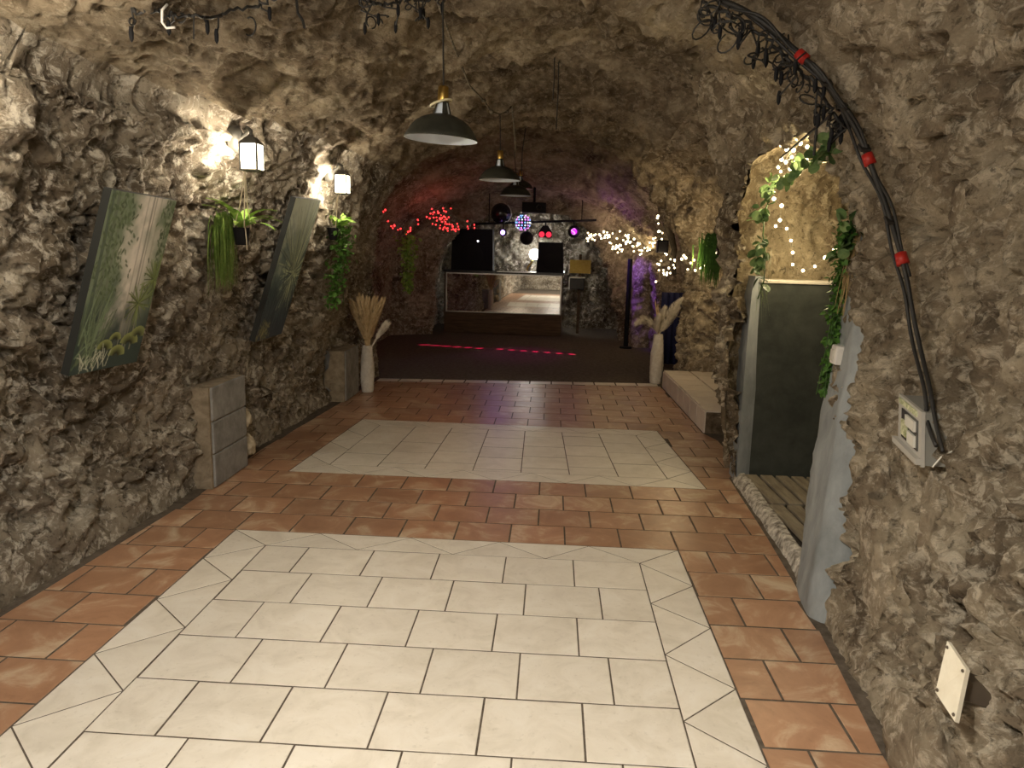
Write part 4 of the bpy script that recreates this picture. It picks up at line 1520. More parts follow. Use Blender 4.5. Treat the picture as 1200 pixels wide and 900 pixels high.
for spec in ([(0, 0, 0), (-.02, .02, .2), (-.05, .03, .38)], [(0, 0, 0), (.0, .02, .2), (-.02, .03, .33)]):
    pts = [mouth + Vector(q) for q in spec]
    obj('plume', plume(pts, .012, 120, r, .06, .4), M['plume_gold'], bq, label='brown plume at the back')

# ------------------------------------------------------------------ pendant lamps down the middle
def pendant(c, label, cord_pts, tilt=0.0):
    c = Vector(c)                                            # centre of the rim
    t = thing('pendant_lamp', label, 'pendant lamp', tuple(c), 'enamel pendant lamps over the middle of the hall')
    T = Matrix.Rotation(tilt, 3, 'Y')
    outer = [(.187, 0), (.188, .004), (.178, .022), (.160, .052), (.138, .078), (.112, .097), (.085, .110), (.060, .119), (.048, .122)]
    inner = [(.185, .002), (.175, .022), (.157, .051), (.135, .075), (.11, .094), (.08, .107), (.044, .118)]
    obj('shade', MB().lathe(outer, c, 40, T), M['enamel_dark'], t, True)
    obj('lining', MB().lathe(inner[::-1], c, 40, T).lathe([(.185, .002), (.188, .002)], c, 40, T), M['enamel_white'], t, True, 'white enamel inside of the shade')
    neck = MB()
    for k in range(4):                                        # four ribs leave open slots in the neck
        a = math.pi / 2 * k + .5
        for q in (-.16, .16):
            pass
        n1 = [Vector((.048 * math.cos(a + d), .048 * math.sin(a + d), .120)) for d in (-.34, .34)]
        n2 = [Vector((.030 * math.cos(a + d), .030 * math.sin(a + d), .180)) for d in (-.34, .34)]
        vs = [T @ v + c for v in (n1[0], n1[1], n2[1], n2[0])]
        neck.add(vs + [v * 1 + Vector((0, 0, .001)) for v in vs], [(0, 1, 2, 3), (7, 6, 5, 4)])
    neck.lathe([(.031, .178), (.031, .186), (.001, .187)], c, 20, T)
    obj('vent_neck', neck, M['enamel_dark'], t)
    obj('reflector_cup', MB().lathe([(.040, .119), (.026, .178)], c, 20, T), M['enamel_white'], t, True, 'white cup showing through the vent slots')
    obj('socket', MB().lathe([(.026, .182), (.027, .186), (.027, .252), (.022, .258), (.006, .260)], c, 20, T), M['brass'], t, True, 'brass lamp holder')
    obj('bulb', MB().ball(c + T @ Vector((0, 0, .075)), .032, 12, 8), M['enamel_white'], t, True)
    obj('cord', MB().tube([c + T @ Vector((0, 0, .258))] + [Vector(q) for q in cord_pts], .0045, 6), M['cable'], t)
    return t


L1 = Vector((-0.5902, 3.9000, 2.0419)); L2_ = Vector((-0.5030, 6.8600, 2.1148)); L3 = Vector((-0.4742, 9.1000, 2.1425)); L4 = Vector((-0.5159, 11.3000, 2.3976))
t1 = on_ceiling(L1.x, L1.y)
pendant(L1, 'largest-looking dark enamel pendant lamp with a pale ring round its neck', [(t1.x, t1.y, t1.z + .02)], math.radians(2.5))
C2 = Vector((-0.5133, 6.8600, 2.6878))
pendant(L2_, 'second dark enamel pendant lamp, hung from the looped cable in the middle', [tuple(C2)])
C3 = Vector((-0.4969, 9.1000, 2.5881))
t3 = on_ceiling(C3.x, C3.y)
pendant(L3, 'third dark enamel pendant lamp, just before the dance floor, lower than the one behind', [tuple(C3), (t3.x, t3.y, t3.z + .02)])
t4 = on_ceiling(L4.x + .06, L4.y)
pendant(L4, 'farthest pendant lamp, over the dance floor, mostly hidden behind the second one', [(L4.x + .06, L4.y, t4.z + .02)])
rg = MB()
pts = [L1 + Vector((.052 * math.cos(a), .052 * math.sin(a), .178 + .016 * math.cos(a))) for a in np.linspace(0, 2 * math.pi, 25)]
rg.tube(pts, .006, 6, False)
tag(obj('neck_ring', rg, M['cream_ring'], None, True), 'pale yellow ring hung round the neck of the nearest pendant lamp', 'ring')

# electric cable looped along the ceiling between the lamps
cp = [(-0.6558, 4.1500, 2.7789), (-0.6700, 4.9000, 2.7539), (-0.6680, 5.8000, 2.6998), (-0.6055, 6.3000, 2.6873), (-0.5669, 6.6000, 2.6553), (-0.5132, 6.8600, 2.6806), (-0.4626, 7.0000, 2.7278), (-0.4297, 7.2000, 2.8164)]
ct = thing('ceiling_cable', 'pale knotted electric cable running along the ceiling from lamp to lamp', 'cable', cp[4])
r = random.Random(41)
obj('cable_run', MB().tube(cp, .007, 6), M['cable_old'], ct, True)
q = Vector(cp[-1]); tq_ = Vector((-0.4760, 7.2000, 3.3640)); tq_.z = on_ceiling(tq_.x, 7.2).z + .02
obj('support_wire', MB().tube([q, (q.x - .03, q.y, q.z + .25), tuple(tq_)], .005, 6), M['cable'], ct)
obj('cable_run', MB().tube([cp[-1], (-0.4209, 7.4000, 2.6905), (-0.4094, 7.6000, 2.5061), (-0.4205, 7.7000, 2.4207)], .008, 6), M['cable_old'], ct, True)
obj('cable_run', MB().tube([(-0.3477, 8.6000, 2.9043), (-0.3854, 8.6000, 2.5851), (-0.3876, 8.6000, 2.3365)], .006, 6), M['cable'], ct, True)
kn = MB()
for k in range(4):
    kn.ball(Vector((cp[3], cp[4], cp[7], cp[6])[k]), .018, 8, 6)
obj('knot', kn, M['cable_old'], ct, True)

# bare wires hanging from the ceiling
for px_, lab in (((-0.0447, 6.0000, 2.9972), 'short bare wire hanging from the ceiling, left of a longer one'), ((-0.0115, 6.0500, 2.9856), 'long bare wire hanging from the ceiling right of the pendant lamps')):
    p = Vector(px_)
    top = on_ceiling(p.x, p.y)
    L = .30 if 'short' in lab else .50
    tag(obj('hanging_wire', MB().tube([(p.x, p.y, top.z + .03), (p.x + .004, p.y, top.z - L * .5), (p.x, p.y, top.z - L)], .0045, 5), M['cable']), lab, 'wire')

# ------------------------------------------------------------------ dark garlands of unlit lights on the ceiling
def garland(name, label, pts, r, n_drop, drop, thick=.006, loops=0, bulbs=True):
    t = thing(name, label, 'light garland', tuple(pts[0]))
    P_ = [Vector(p) for p in pts]
    fine = [path_pt(P_, i / 60) + Vector((r.gauss(0, .006), r.gauss(0, .006), r.gauss(0, .006))) for i in range(61)]
    obj('wire', MB().tube(fine, thick, 6), M['cable'], t, True)
    dr, bl = MB(), MB()
    for k in range(n_drop):
        p = path_pt(P_, (k + r.uniform(.1, .9)) / n_drop)
        L = drop * r.uniform(.25, 1.0)
        q = [p, p + Vector((r.gauss(0, .02), r.gauss(0, .02), -L * .5)), p + Vector((r.gauss(0, .03), r.gauss(0, .03), -L))]
        dr.tube(q, .004, 5)
        bl.lathe([(.006, .02), (.009, 0), (.008, -.022), (.002, -.034)], q[-1], 8)
    for k in range(loops):
        p = path_pt(P_, r.random())
        R_ = r.uniform(.015, .05)
        ax = Vector((r.gauss(0, 1), r.gauss(0, 1), r.gauss(0, 1))).normalized()
        u = ax.orthogonal().normalized()
        v = ax.cross(u)
        c = p + Vector((r.gauss(0, .02), r.gauss(0, .02), r.gauss(-.03, .03)))
        dr.tube([c + u * R_ * math.cos(a) + v * R_ * .7 * math.sin(a) for a in np.linspace(0, r.uniform(4, 6.5), 12)], .0035, 5)
    obj('drop_wires', dr, M['cable'], t, kind='stuff')
    obj('unlit_bulbs', bl, M['black'], t, True, kind='stuff')
    return t


r = random.Random(51)
gl = [(-1.5931, 2.8500, 2.3545), (-1.5720, 2.8500, 2.3313), (-1.5237, 2.9300, 2.3497), (-1.4598, 2.9800, 2.3500), (-1.3720, 3.0300, 2.3624), (-1.3069, 3.1200, 2.4148), (-1.2325, 3.2000, 2.4655), (-1.1607, 3.2000, 2.4921)]
t = garland('ceiling_garland', 'dark unlit light garland sagging under the upper left ceiling', gl, r, 5, .10, .006, 3)
obj('wire', MB().tube([(-1.4093, 2.9800, 2.3536), (-1.4136, 2.9800, 2.2676)], .003, 5), M['cable'], t)
obj('wire', MB().tube([(-1.1167, 3.3000, 2.5273), (-1.1110, 3.3000, 2.4605), (-1.0898, 3.3000, 2.4306), (-1.0831, 3.3000, 2.4003)], .006, 5), M['cable'], t)
tag(obj('ribbon', MB().tube([(-1.4706, 2.9000, 2.3681), (-1.4811, 2.8800, 2.3413), (-1.4835, 2.8800, 2.2998), (-1.4786, 2.9000, 2.2847), (-1.4456, 2.9000, 2.2881)], .005, 6), M['white'], None, True), 'scrap of white ribbon looped over the upper left garland', 'ribbon')
gl = [(-0.9224, 3.6500, 2.6358), (-0.8699, 3.6800, 2.6125), (-0.8062, 3.7200, 2.6291), (-0.7407, 3.8000, 2.6772), (-0.6670, 3.9000, 2.7013), (-0.5815, 3.9500, 2.7296)]
t = garland('ceiling_garland', 'tangled dark unlit garland on the ceiling above the nearest pendant lamp', gl, r, 8, .12, .007, 9)

# thick cable bundle arching down the right wall
def rw(y, z, out=.03):
    return on_right(y, z, out)


path = [rw(2.44, .86), rw(2.52, .98), rw(2.62, 1.10), rw(2.78, 1.16), rw(2.86, 1.26), rw(2.95, 1.40), rw(3.0, 1.49, .04), rw(3.06, 1.60, .04), rw(3.12, 1.74, .04), rw(3.17, 1.87, .05)]
path = [Vector((1.2350, 2.3030, 0.9121)), Vector((1.2450, 2.3966, 0.9942)), Vector((1.2650, 2.4946, 1.0884)), Vector((1.3100, 2.6708, 1.1802)), Vector((1.3100, 2.7668, 1.3074)), Vector((1.3000, 2.8354, 1.4520)), Vector((1.2800, 2.8893, 1.5663)), Vector((1.2600, 2.9630, 1.6938)), Vector((1.2200, 3.0360, 1.8413)), Vector((1.1700, 3.0672, 1.9712)), Vector((1.0800, 3.0599, 2.0940)), Vector((0.9850, 3.0475, 2.1982)), Vector((0.9000, 3.1118, 2.2987)), Vector((0.8000, 3.1306, 2.3861)), Vector((0.7000, 3.1440, 2.4508)), Vector((0.5850, 3.2545, 2.5338))]
r = random.Random(52)
cb = thing('cable_bundle', 'thick black cable bundle with red tape arching down to the meter box', 'cable', tuple(path[0]))
sm = [path_pt(path, i / 90) for i in range(91)]
sm = [sum((sm[min(max(i + k, 0), 90)] for k in (-2, -1, 0, 1, 2)), Vector()) / 5 for i in range(91)]
obj('main_cable', MB().tube(sm, [.006 + .005 * min(1, i / 50) for i in range(91)], 8), M['cable'], cb, True)
obj('thin_cable', MB().tube([p + Vector((-.012, .02, .0)) + Vector((0, .012 * math.sin(i * .4), .012 * math.cos(i * .3))) for i, p in enumerate(sm)], .007, 6), M['cable'], cb, True)
obj('thin_cable', MB().tube([p + Vector((.01, -.018, -.012)) + Vector((0, .010 * math.sin(i * .33 + 1), .010 * math.cos(i * .5))) for i, p in enumerate(sm[30:])], .006, 6), M['cable'], cb, True)
for q in ((0.9600, 3.1190, 2.2733), (1.2000, 3.0294, 1.8814), (1.2850, 2.8284, 1.5259)):
    c = Vector(q)
    k = min(range(91), key=lambda i: (sm[i] - c).length)
    d = (sm[min(k + 2, 90)] - sm[max(k - 2, 0)]).normalized()
    obj('red_tape', MB().tube([sm[k] - d * .022, sm[k] + d * .022], [.023, .021], 10), M['red_tape'], cb, True, 'red tape round the cable')
for q in ((1.1900, 2.9888, 1.9354), (1.2700, 2.9426, 1.6395), (1.0000, 3.0249, 2.1598)):
    c = Vector(q)
    k = min(range(91), key=lambda i: (sm[i] - c).length)
    obj('cable_clip', MB().box(sm[k], (.04, .05, .012), Matrix.Rotation(.6, 3, 'X'), .003), M['iron'], cb)
# tangle of unlit lights on the upper half of the bundle
tp = [p + Vector((-.02, .03, -.02)) for p in sm[56:]]
garland('ceiling_garland', 'tangled unlit lights tied to the top of the black cable bundle', tp, r, 22, .11, .007, 46)
# small lamp clipped under the bundle
c = Vector((1.1200, 3.1329, 2.0347))
t = thing('clip_lamp', 'small black clip lamp under the cable bundle above the niche', 'clip lamp', tuple(c))
obj('lamp_head', MB().lathe([(.010, .035), (.022, .03), (.030, -.02), (.027, -.03), (.001, -.028)], c, 14, Matrix.Rotation(.5, 3, 'Y')), M['black'], t, True)
obj('clip_arm', MB().tube([c + Vector((0, 0, -.02)), c + Vector((-.02, -.02, -.05)), c + Vector((-.045, 0, -.09))], .009, 6), M['black'], t)

# iron rod bracket above the niche
a, b, c = Vector((1.2400, 4.3455, 2.0460)), Vector((1.1000, 3.2171, 2.0746)), Vector((1.1350, 3.4764, 2.0699))
t = thing('iron_bracket', 'thin iron rod bracket above the leafy fairy lights of the niche', 'bracket', tuple(a))
obj('rod', MB().tube([a, b], .006, 6), M['iron'], t)
obj('hook', MB().tube([c, c + Vector((.0, 0, -.12))], .006, 6), M['iron'], t)

# ------------------------------------------------------------------ meter box and blank plate on the right wall
xb = 1.215
f0, f1, f2, f3 = (Vector(q) for q in ((1.2150, 2.3710, 0.8554), (1.2350, 2.5751, 0.8762), (1.2450, 2.6231, 1.0000), (1.2250, 2.4277, 1.0174)))
t = thing('meter_box', 'grey plastic meter box with clear window at the lower end of the black cable', 'electrical box', tuple(f0))
dep = Vector((.10, -.004, 0))
far = (f1 - f0); upv = (f3 - f0)
obj('housing', MB().prism([f0, f0 + far, f0 + far + upv, f0 + upv], dep), M['box_side'], t)
nrm = upv.cross(far).normalized()
if nrm.x > 0: nrm = -nrm
def fp(u, v, o=0.0):
    return f0 + far * u + upv * v + nrm * o
def panel(u0, u1, v0, v1, o0, o1):
    return MB().prism([fp(u0, v0, o0), fp(u1, v0, o0), fp(u1, v1, o0), fp(u0, v1, o0)], nrm * (o1 - o0))
obj('front_frame', panel(-.02, 1.02, -.02, 1.02, 0, .012), M['box_plastic'], t)
obj('window', panel(.10, .82, .22, .80, .010, .016), M['box_window'], t, label='dark window in the front')
obj('meter_dial', panel(.16, .55, .56, .76, .014, .024), M['meter_white'], t)
obj('meter_dial', panel(.16, .45, .26, .48, .014, .024), M['meter_white'], t)
obj('meter_dial', panel(.52, .76, .30, .60, .014, .022), M['meter_label'], t)
obj('label_strip', panel(.15, .95, .86, .97, .012, .016), M['meter_label'], t)
obj('bottom_rail', panel(-.03, 1.05, .02, .13, .012, .03), M['box_plastic'], t)
obj('cable_gland', MB().ball(f0 + far * .5 + upv * -.06 + Vector((.04, 0, 0)), .022, 12, 8), M['box_plastic'], t, True)
s0 = f0 + Vector((.02, -.012, .0))
obj('seal_wire', MB().tube([s0, s0 + Vector((.02, -.004, .035)), s0 + Vector((.07, -.006, .07)), s0 + Vector((.09, -.004, .14))], .003, 5), M['meter_white'], t)

q = [Vector(v) for v in ((1.0850, 1.8862, 0.5094), (1.0850, 1.7890, 0.4862), (1.0400, 1.7277, 0.3769), (1.0450, 1.8373, 0.3886))]
t = thing('blank_plate', 'pale tilted cover plate with four screws low on the right wall', 'cover plate', tuple(q[2]))
nr = (q[1] - q[0]).cross(q[3] - q[0]).normalized()
if nr.x < 0: nr = -nr
obj('plate_face', MB().prism(q, nr * .012), M['plate'], t)
cc = sum(q, Vector()) / 4
for p in q:
    s_ = p.lerp(cc, .17) - nr * .001
    obj('screw', MB().lathe([(.001, .004), (.004, .003), (.005, 0)], s_, 8, Matrix.Rotation(-math.pi / 2, 3, 'Y')), M['screw'], t)
obj('back_box', MB().prism([p.lerp(cc, .62) + nr * .01 for p in q], nr * .10), M['screw'], t)

# ------------------------------------------------------------------ niche greenery and its fairy lights
def euca_leaf():
    me = bpy.data.meshes.new('leaf')
    v, f = leaf_shape(.06, .055, .15, 6, True)
    me.from_pydata(v, [], f)
    me.materials.append(M['leaf_euca'])
    return me


LEAF = euca_leaf()
r = random.Random(61)
gp = [Vector(v) for v in ((1.2200, 3.4002, 2.0033), (1.2200, 3.4749, 1.9885), (1.2500, 3.7295, 1.9842), (1.2700, 3.9554, 1.9793), (1.2900, 4.1857, 1.9620), (1.3000, 4.4383, 1.9509), (1.2900, 4.5961, 1.9316), (1.2800, 4.6175, 1.8890))]
t = thing('eucalyptus_garland', 'garland of round green leaves over the top of the niche', 'garland', tuple(gp[3]))
obj('stem', MB().tube(gp, .004, 5), M['leaf_dark'], t)
def leaves_along(t, pts, n, sp, sc=(.7, 1.2), down=0.3):
    for k in range(n):
        p = path_pt(pts, r.random()) + Vector((r.gauss(-.02, sp * .6), r.gauss(0, sp), r.gauss(-.01, sp * .8)))
        o = bpy.data.objects.new('leaf', LEAF)
        COL.objects.link(o)
        o.parent = t
        R = rand_orient(r, (r.gauss(-.3, .7), r.gauss(-.4, .8), r.gauss(-down, .7)), 1.5)
        s_ = r.uniform(*sc)
        o.matrix_basis = Matrix.Translation(p - t.location) @ (R.to_4x4() @ Matrix.Scale(s_, 4))
leaves_along(t, gp, 85, .035)
gv = [Vector(v) for v in ((1.2750, 4.6112, 1.8688), (1.2450, 4.5945, 1.7584), (1.2350, 4.5550, 1.6330), (1.2350, 4.4623, 1.5091), (1.2300, 4.4337, 1.3621), (1.2250, 4.5104, 1.2583))]
t = thing('eucalyptus_garland', 'dark strand of round leaves hanging down the far edge of the niche', 'garland', tuple(gv[0]))
obj('stem', MB().tube(gv, .004, 5), M['leaf_dark'], t)
leaves_along(t, gv[:5], 46, .028, (.7, 1.15), .6)
mb = MB()
for k in range(70):
    p = path_pt(gv[2:], r.random()) + Vector((r.gauss(0, .015), r.gauss(0, .03), 0))
    e = p + Vector((r.gauss(0, .02), r.gauss(0, .03), -r.uniform(.08, .2)))
    mb.add([p + Vector((0, -.003, 0)), p + Vector((.003, .003, 0)), e], [(0, 1, 2)])
obj('trailing_grass', mb, M['leaf_grass'], t, kind='stuff')
# ivy curtain on the near edge
iv = [Vector(v) for v in ((1.3000, 3.4139, 1.6721), (1.3000, 3.4301, 1.5914), (1.3100, 3.4748, 1.4787), (1.3200, 3.5148, 1.3425), (1.3100, 3.4964, 1.1864), (1.3100, 3.4999, 1.0466), (1.2900, 3.4840, 0.8788))]
t = thing('ivy_curtain', 'thick bright green ivy hanging down the near edge of the niche', 'hanging plant', tuple(iv[0]))
obj('stem', stems_mesh(iv, 9, .02, r), M['leaf_dark'], t)
obj('foliage', ivy_mesh(iv[1:], 620, .030, .055, r), M['leaf_mid'], t, kind='stuff')
obj('dark_foliage', ivy_mesh(iv[:4], 220, .032, .06, r), M['leaf_dark'], t, kind='stuff')
leaves_along(t, [Vector(v) for v in ((1.3000, 3.4029, 1.7008), (1.3000, 3.4159, 1.6096), (1.3100, 3.4456, 1.5169))], 14, .03, (.8, 1.1))
mb = MB()
for k in range(40):
    p = Vector((1.3300, 3.4072, 1.5733)) + Vector((r.gauss(0, .008), r.gauss(0, .03), r.gauss(0, .05)))
    mb.tube([p, p + Vector((-.015, r.gauss(.03, .03), -r.uniform(.15, .3)))], .0015, 3)
obj('dry_stems', mb, M['straw'], t, kind='stuff', label='dry straw-coloured stems behind the ivy')


def fairy(name, label, pts, bulb_pts, mtl, rad, wire=.002, group=None):
    t = thing(name, label, 'string lights', tuple(pts[0]), group)
    if len(pts) > 1:
        obj('wire', MB().tube(pts, wire, 4), M['cable_old'], t)
    mb = MB()
    for p in bulb_pts:
        mb.ball(p, rad * random.uniform(.8, 1.2), 6, 5)
    obj('lit_bulbs', mb, mtl, t, True, kind='stuff')
    return t


def Pw(q, yy=4.86):
    return q
nb = [(1.3000, 4.5784, 2.1470), (1.3343, 4.2000, 2.0174), (1.3479, 4.1000, 1.9889), (1.3725, 4.6000, 2.0165), (1.3935, 4.5000, 1.9779), (1.3411, 3.9500, 2.0091), (1.3222, 4.4000, 2.0957), (1.3168, 4.6500, 2.0303), (1.3320, 4.2000, 2.0876), (1.3608, 4.6000, 1.9822), (1.3135, 4.5000, 2.1132), (1.3354, 4.4000, 2.1556), (1.3563, 4.4000, 2.1331), (1.3184, 4.6000, 2.0685), (1.3443, 4.6000, 2.0546), (1.3761, 4.6000, 2.0842), (1.3984, 4.6000, 2.0557), (1.3210, 4.1000, 2.0398), (1.3676, 4.1000, 2.0108), (1.3507, 4.3000, 1.9978), (1.3597, 3.9000, 1.9789), (1.3321, 3.9000, 2.0475), (1.3483, 4.7000, 2.0116),
      (1.3330, 4.7500, 1.8904), (1.3361, 4.7500, 1.8550), (1.4005, 4.8000, 1.8189), (1.3980, 4.8000, 1.7311), (1.3752, 4.8000, 1.6942), (1.4444, 4.8000, 1.6804), (1.4771, 4.8000, 1.6083), (1.4944, 4.8000, 1.5354), (1.5012, 4.8000, 1.4618), (1.5676, 4.8000, 1.4267), (1.6384, 4.8000, 1.4552), (1.6252, 4.6000, 1.5091), (1.5663, 4.3000, 1.5521), (1.4957, 4.0000, 1.5930), (1.4100, 3.7000, 1.6387)]
fairy('niche_lights', 'warm white string lights looping round inside the niche above the dark panel', nb, nb, M['bulb_warm'], .0105)
for q, pw in (((1.2957, 4.4500, 2.0364), 2.6), ((1.4891, 4.6000, 1.5154), 2.2), ((1.3561, 4.6000, 1.7615), 1.6), ((1.3121, 4.0000, 2.0062), 1.6)):
    lamp('fairy_glow', 'POINT', q, pw * FAIRY, (1, .80, .46), .03)

# ------------------------------------------------------------------ bay plant and spotlight
r = random.Random(71)
a, b = Vector((1.6438, 7.9000, 1.6744)), Vector((1.6950, 7.9000, 1.1070))
t = thing('hanging_ivy', 'dark feathery hanging plant on the rock above the tiled bench', 'hanging plant', tuple(a))
mb = MB()
for k in range(160):
    p = a + Vector((r.gauss(0, .035), r.gauss(0, .03), r.uniform(-.1, .04)))
    L = r.uniform(.2, .52)
    q1 = p + Vector((r.gauss(0, .04), r.gauss(-.02, .03), .03)); q2 = q1 + Vector((r.gauss(0, .03), 0, -L * .5)); q3 = q2 + Vector((r.gauss(0, .02), 0, -L * .5))
    w_ = Vector((.006, 0, 0))
    mb.add([p - w_, p + w_, q1 - w_, q1 + w_, q2 - w_, q2 + w_, q3], [(0, 1, 3, 2), (2, 3, 5, 4), (4, 5, 6)])
obj('foliage', mb, M['leaf_dark'], t, kind='stuff')
obj('stem', MB().tube([a + Vector((.02, 0, .1)), a, b.lerp(a, .5)], .004, 5), M['leaf_dark'], t)
c = Vector((1.6641, 7.6000, 1.5701))
t = thing('spotlight', 'small black spotlight on an iron arm beside the hanging plant of the bay', 'spotlight', tuple(c))
obj('lamp_body', MB().lathe([(.02, .06), (.045, .055), (.05, -.04), (.046, -.05), (.001, -.045)], c, 16, Matrix.Rotation(.5, 3, 'X')), M['black_gloss'], t, True)
obj('arm', MB().tube([c, Vector((1.7966, 7.4000, 1.6055))], .006, 6), M['iron'], t)
obj('lens', MB().ball(c + Vector((0, -.045, -.02)), .012, 8, 6), M['glow_purple'], t, True)

# ------------------------------------------------------------------ string lights round the dance floor
r = random.Random(81)
def scatter(pts, n, sp):
    return [path_pt(pts, (k + r.random()) / n) + Vector((r.gauss(0, sp), r.gauss(0, sp * .5), r.gauss(0, sp))) for k in range(n)]
V3 = lambda l: [Vector(q) for q in l]
rp = V3([(-1.9594, 7.2000, 1.8238), (-1.9666, 7.2000, 1.9191), (-1.8926, 7.4000, 2.0882), (-1.9619, 7.6000, 2.0121), (-1.9585, 7.9000, 1.9560), (-1.9727, 8.3000, 1.8895), (-1.9909, 8.8000, 1.8570), (-1.9972, 9.2000, 1.7630), (-2.0069, 9.6000, 1.7123), (-1.9529, 10.0000, 1.7136), (-1.9057, 10.3000, 1.8258), (-1.7920, 10.6000, 1.8866), (-1.7194, 10.9000, 1.9970), (-1.6398, 11.2000, 2.0385), (-1.6666, 11.4000, 1.8341), (-1.5636, 11.6000, 1.8305), (-1.3894, 11.8000, 1.8414), (-1.2631, 12.0000, 1.8510)])
bl = scatter(rp, 60, .035)
cl = Vector((-1.6748, 11.1000, 1.9590))
bl += [cl + Vector((r.gauss(0, .085), r.gauss(0, .05), r.gauss(0, .075))) for k in range(26)]
cl = Vector((-1.5762, 11.5000, 1.8142))
bl += [cl + Vector((r.gauss(0, .10), r.gauss(0, .05), r.gauss(0, .05))) for k in range(14)]
fairy('red_string_lights', 'red string lights draped along the left rock from the second lantern to the stage', rp, bl, M['bulb_red'], .0115)
for q, pw in (((-1.8673, 7.3000, 2.0403), .8), ((-1.9550, 9.2000, 1.7846), 1.2), ((-1.6446, 10.9000, 1.9507), 2.5), ((-1.3267, 11.6000, 1.8623), 1.2)):
    lamp('red_glow', 'POINT', q, pw * REDP, (1, .05, .04), .05)

wp = V3([(0.5335, 12.5000, 1.7622), (0.6745, 12.5000, 1.7384), (0.8030, 12.4000, 1.8355), (0.9376, 12.3000, 1.7554), (1.0078, 12.2000, 1.5669), (1.1062, 12.1000, 1.5960), (1.1643, 12.0000, 1.8348), (1.2154, 11.9000, 1.6898), (1.3318, 11.7000, 1.5742), (1.4354, 11.5000, 1.6017), (1.5291, 11.3000, 1.7151), (1.5414, 11.1000, 1.8704)])
fairy('warm_string_lights', 'warm white string lights bunched above the purple-lit column right of the stage', wp, scatter(wp, 95, .04), M['bulb_warm'], .0135)
wp2 = V3([(1.4678, 10.6000, 2.1073), (1.4399, 10.6000, 1.9916), (1.4602, 10.6000, 1.8534), (1.4468, 10.6000, 1.6905), (1.6056, 10.5000, 1.5431), (1.6613, 10.5000, 1.4053), (1.6112, 10.5000, 1.2755), (1.5322, 10.5000, 1.2264), (1.4621, 10.5000, 1.4113), (1.4662, 10.5000, 1.1540)])
fairy('warm_string_lights', 'warm white string lights wound down the dark driftwood branch', wp2, scatter(wp2, 34, .03), M['bulb_warm'], .0125)
wp3 = V3([(1.3679, 8.3000, 1.4358), (1.4383, 8.2500, 1.4932), (1.5255, 8.2000, 1.4234), (1.4577, 8.2000, 1.3487), (1.5929, 8.1500, 1.3628), (1.6330, 8.1000, 1.4189), (1.7130, 8.0000, 1.5023), (1.8128, 7.9000, 1.5143)])
fairy('warm_string_lights', 'warm white string lights across the rock of the bay above the bench', wp3, scatter(wp3, 13, .012), M['bulb_warm'], .0125)
for q, pw in (((0.7881, 12.3000, 1.7243), 2.2), ((1.3581, 11.4000, 1.6242), 2.4), ((1.4643, 10.3000, 1.4823), 2.2), ((1.4069, 7.8500, 1.4425), 13.0), ((1.4486, 10.4000, 1.9606), 1.2)):
    lamp('fairy_glow', 'POINT', q, pw * FAIRY2, (1, .74, .40), .05)

# driftwood branch, column and post right of the dance floor
bp = V3([(1.5302, 10.7000, 2.0910), (1.5523, 10.7000, 1.9288), (1.6329, 10.7000, 1.7790), (1.6932, 10.7000, 1.5808), (1.6803, 10.7000, 1.4150), (1.7284, 10.7000, 1.2260)])
tag(obj('driftwood_branch', MB().tube(bp, [.02, .045, .05, .04, .045, .02], 9), M['driftwood'], None, True), 'dark curved driftwood branch hanging on the rock, wound with warm string lights', 'branch')
c = Vector((1.4822, 10.4000, 1.6085))
t = thing('loudspeaker', 'small black loudspeaker box hung beside the driftwood branch', 'loudspeaker', tuple(c))
obj('cabinet', MB().box(c, (.15, .14, .17), None, .01), M['black'], t)
obj('grille', MB().box(c + Vector((0, -.073, 0)), (.12, .008, .14)), M['black_gloss'], t)
# rock column catching the purple light
cx0, cy0 = 1.47, 12.25
P_ = []
nz_, na_ = 80, 48
for i in range(nz_ + 1):
    z = -.03 + 1.95 * i / nz_
    for k in range(na_):
        a = 2 * math.pi * k / na_
        rr = .17 + .05 * (z / 1.9 - .4) ** 2
        P_.append((cx0 + rr * math.cos(a) + .06 * z / 1.9, cy0 + rr * math.sin(a), z))
P_ = np.array(P_)
dd = rock_disp(P_, np.full(len(P_), .8), np.zeros(len(P_))) * .5
nv_ = P_[:, :2] - np.array([cx0, cy0]); nv_ /= np.linalg.norm(nv_, axis=1, keepdims=True)
P_[:, :2] += nv_ * dd[:, None]
mb = MB().add([tuple(p) for p in P_], [(i * na_ + k, i * na_ + (k + 1) % na_, (i + 1) * na_ + (k + 1) % na_, (i + 1) * na_ + k) for i in range(nz_) for k in range(na_)])
struct('column_rock', mb, M['rock_right'], True)
p = Vector((1.2215, 11.9763, 0.0000))
t = thing('speaker_pole', 'thin black pole standing left of the purple-lit rock column', 'pole', (p.x, p.y, 0))
obj('pole_tube', MB().tube([(p.x, p.y, 0.0), (p.x, p.y, 1.42)], .038, 10), M['black'], t)
obj('base_plate', MB().lathe([(.001, .03), (.095, .026), (.10, 0.0)], (p.x, p.y, 0.0), 20), M['black'], t)
# dark blue cloth in the opening behind the right vase
n = 24
vs, fs = [], []
for i in range(n + 1):
    x = 1.50 + .45 * i / n
    for z in (0.02, .5, 1.0):
        vs.append((x, 10.2 + .03 * math.sin(i * 1.5), z))
for i in range(n):
    for k in range(2):
        fs.append((i * 3 + k, (i + 1) * 3 + k, (i + 1) * 3 + k + 1, i * 3 + k + 1))
o = obj('curtain', MB().add(vs, fs), M['blue_cloth'], None, True)
so = o.modifiers.new('solid', 'SOLIDIFY'); so.thickness = .012
tag(o, 'dark blue cloth hanging in the opening behind the right vase', 'curtain')

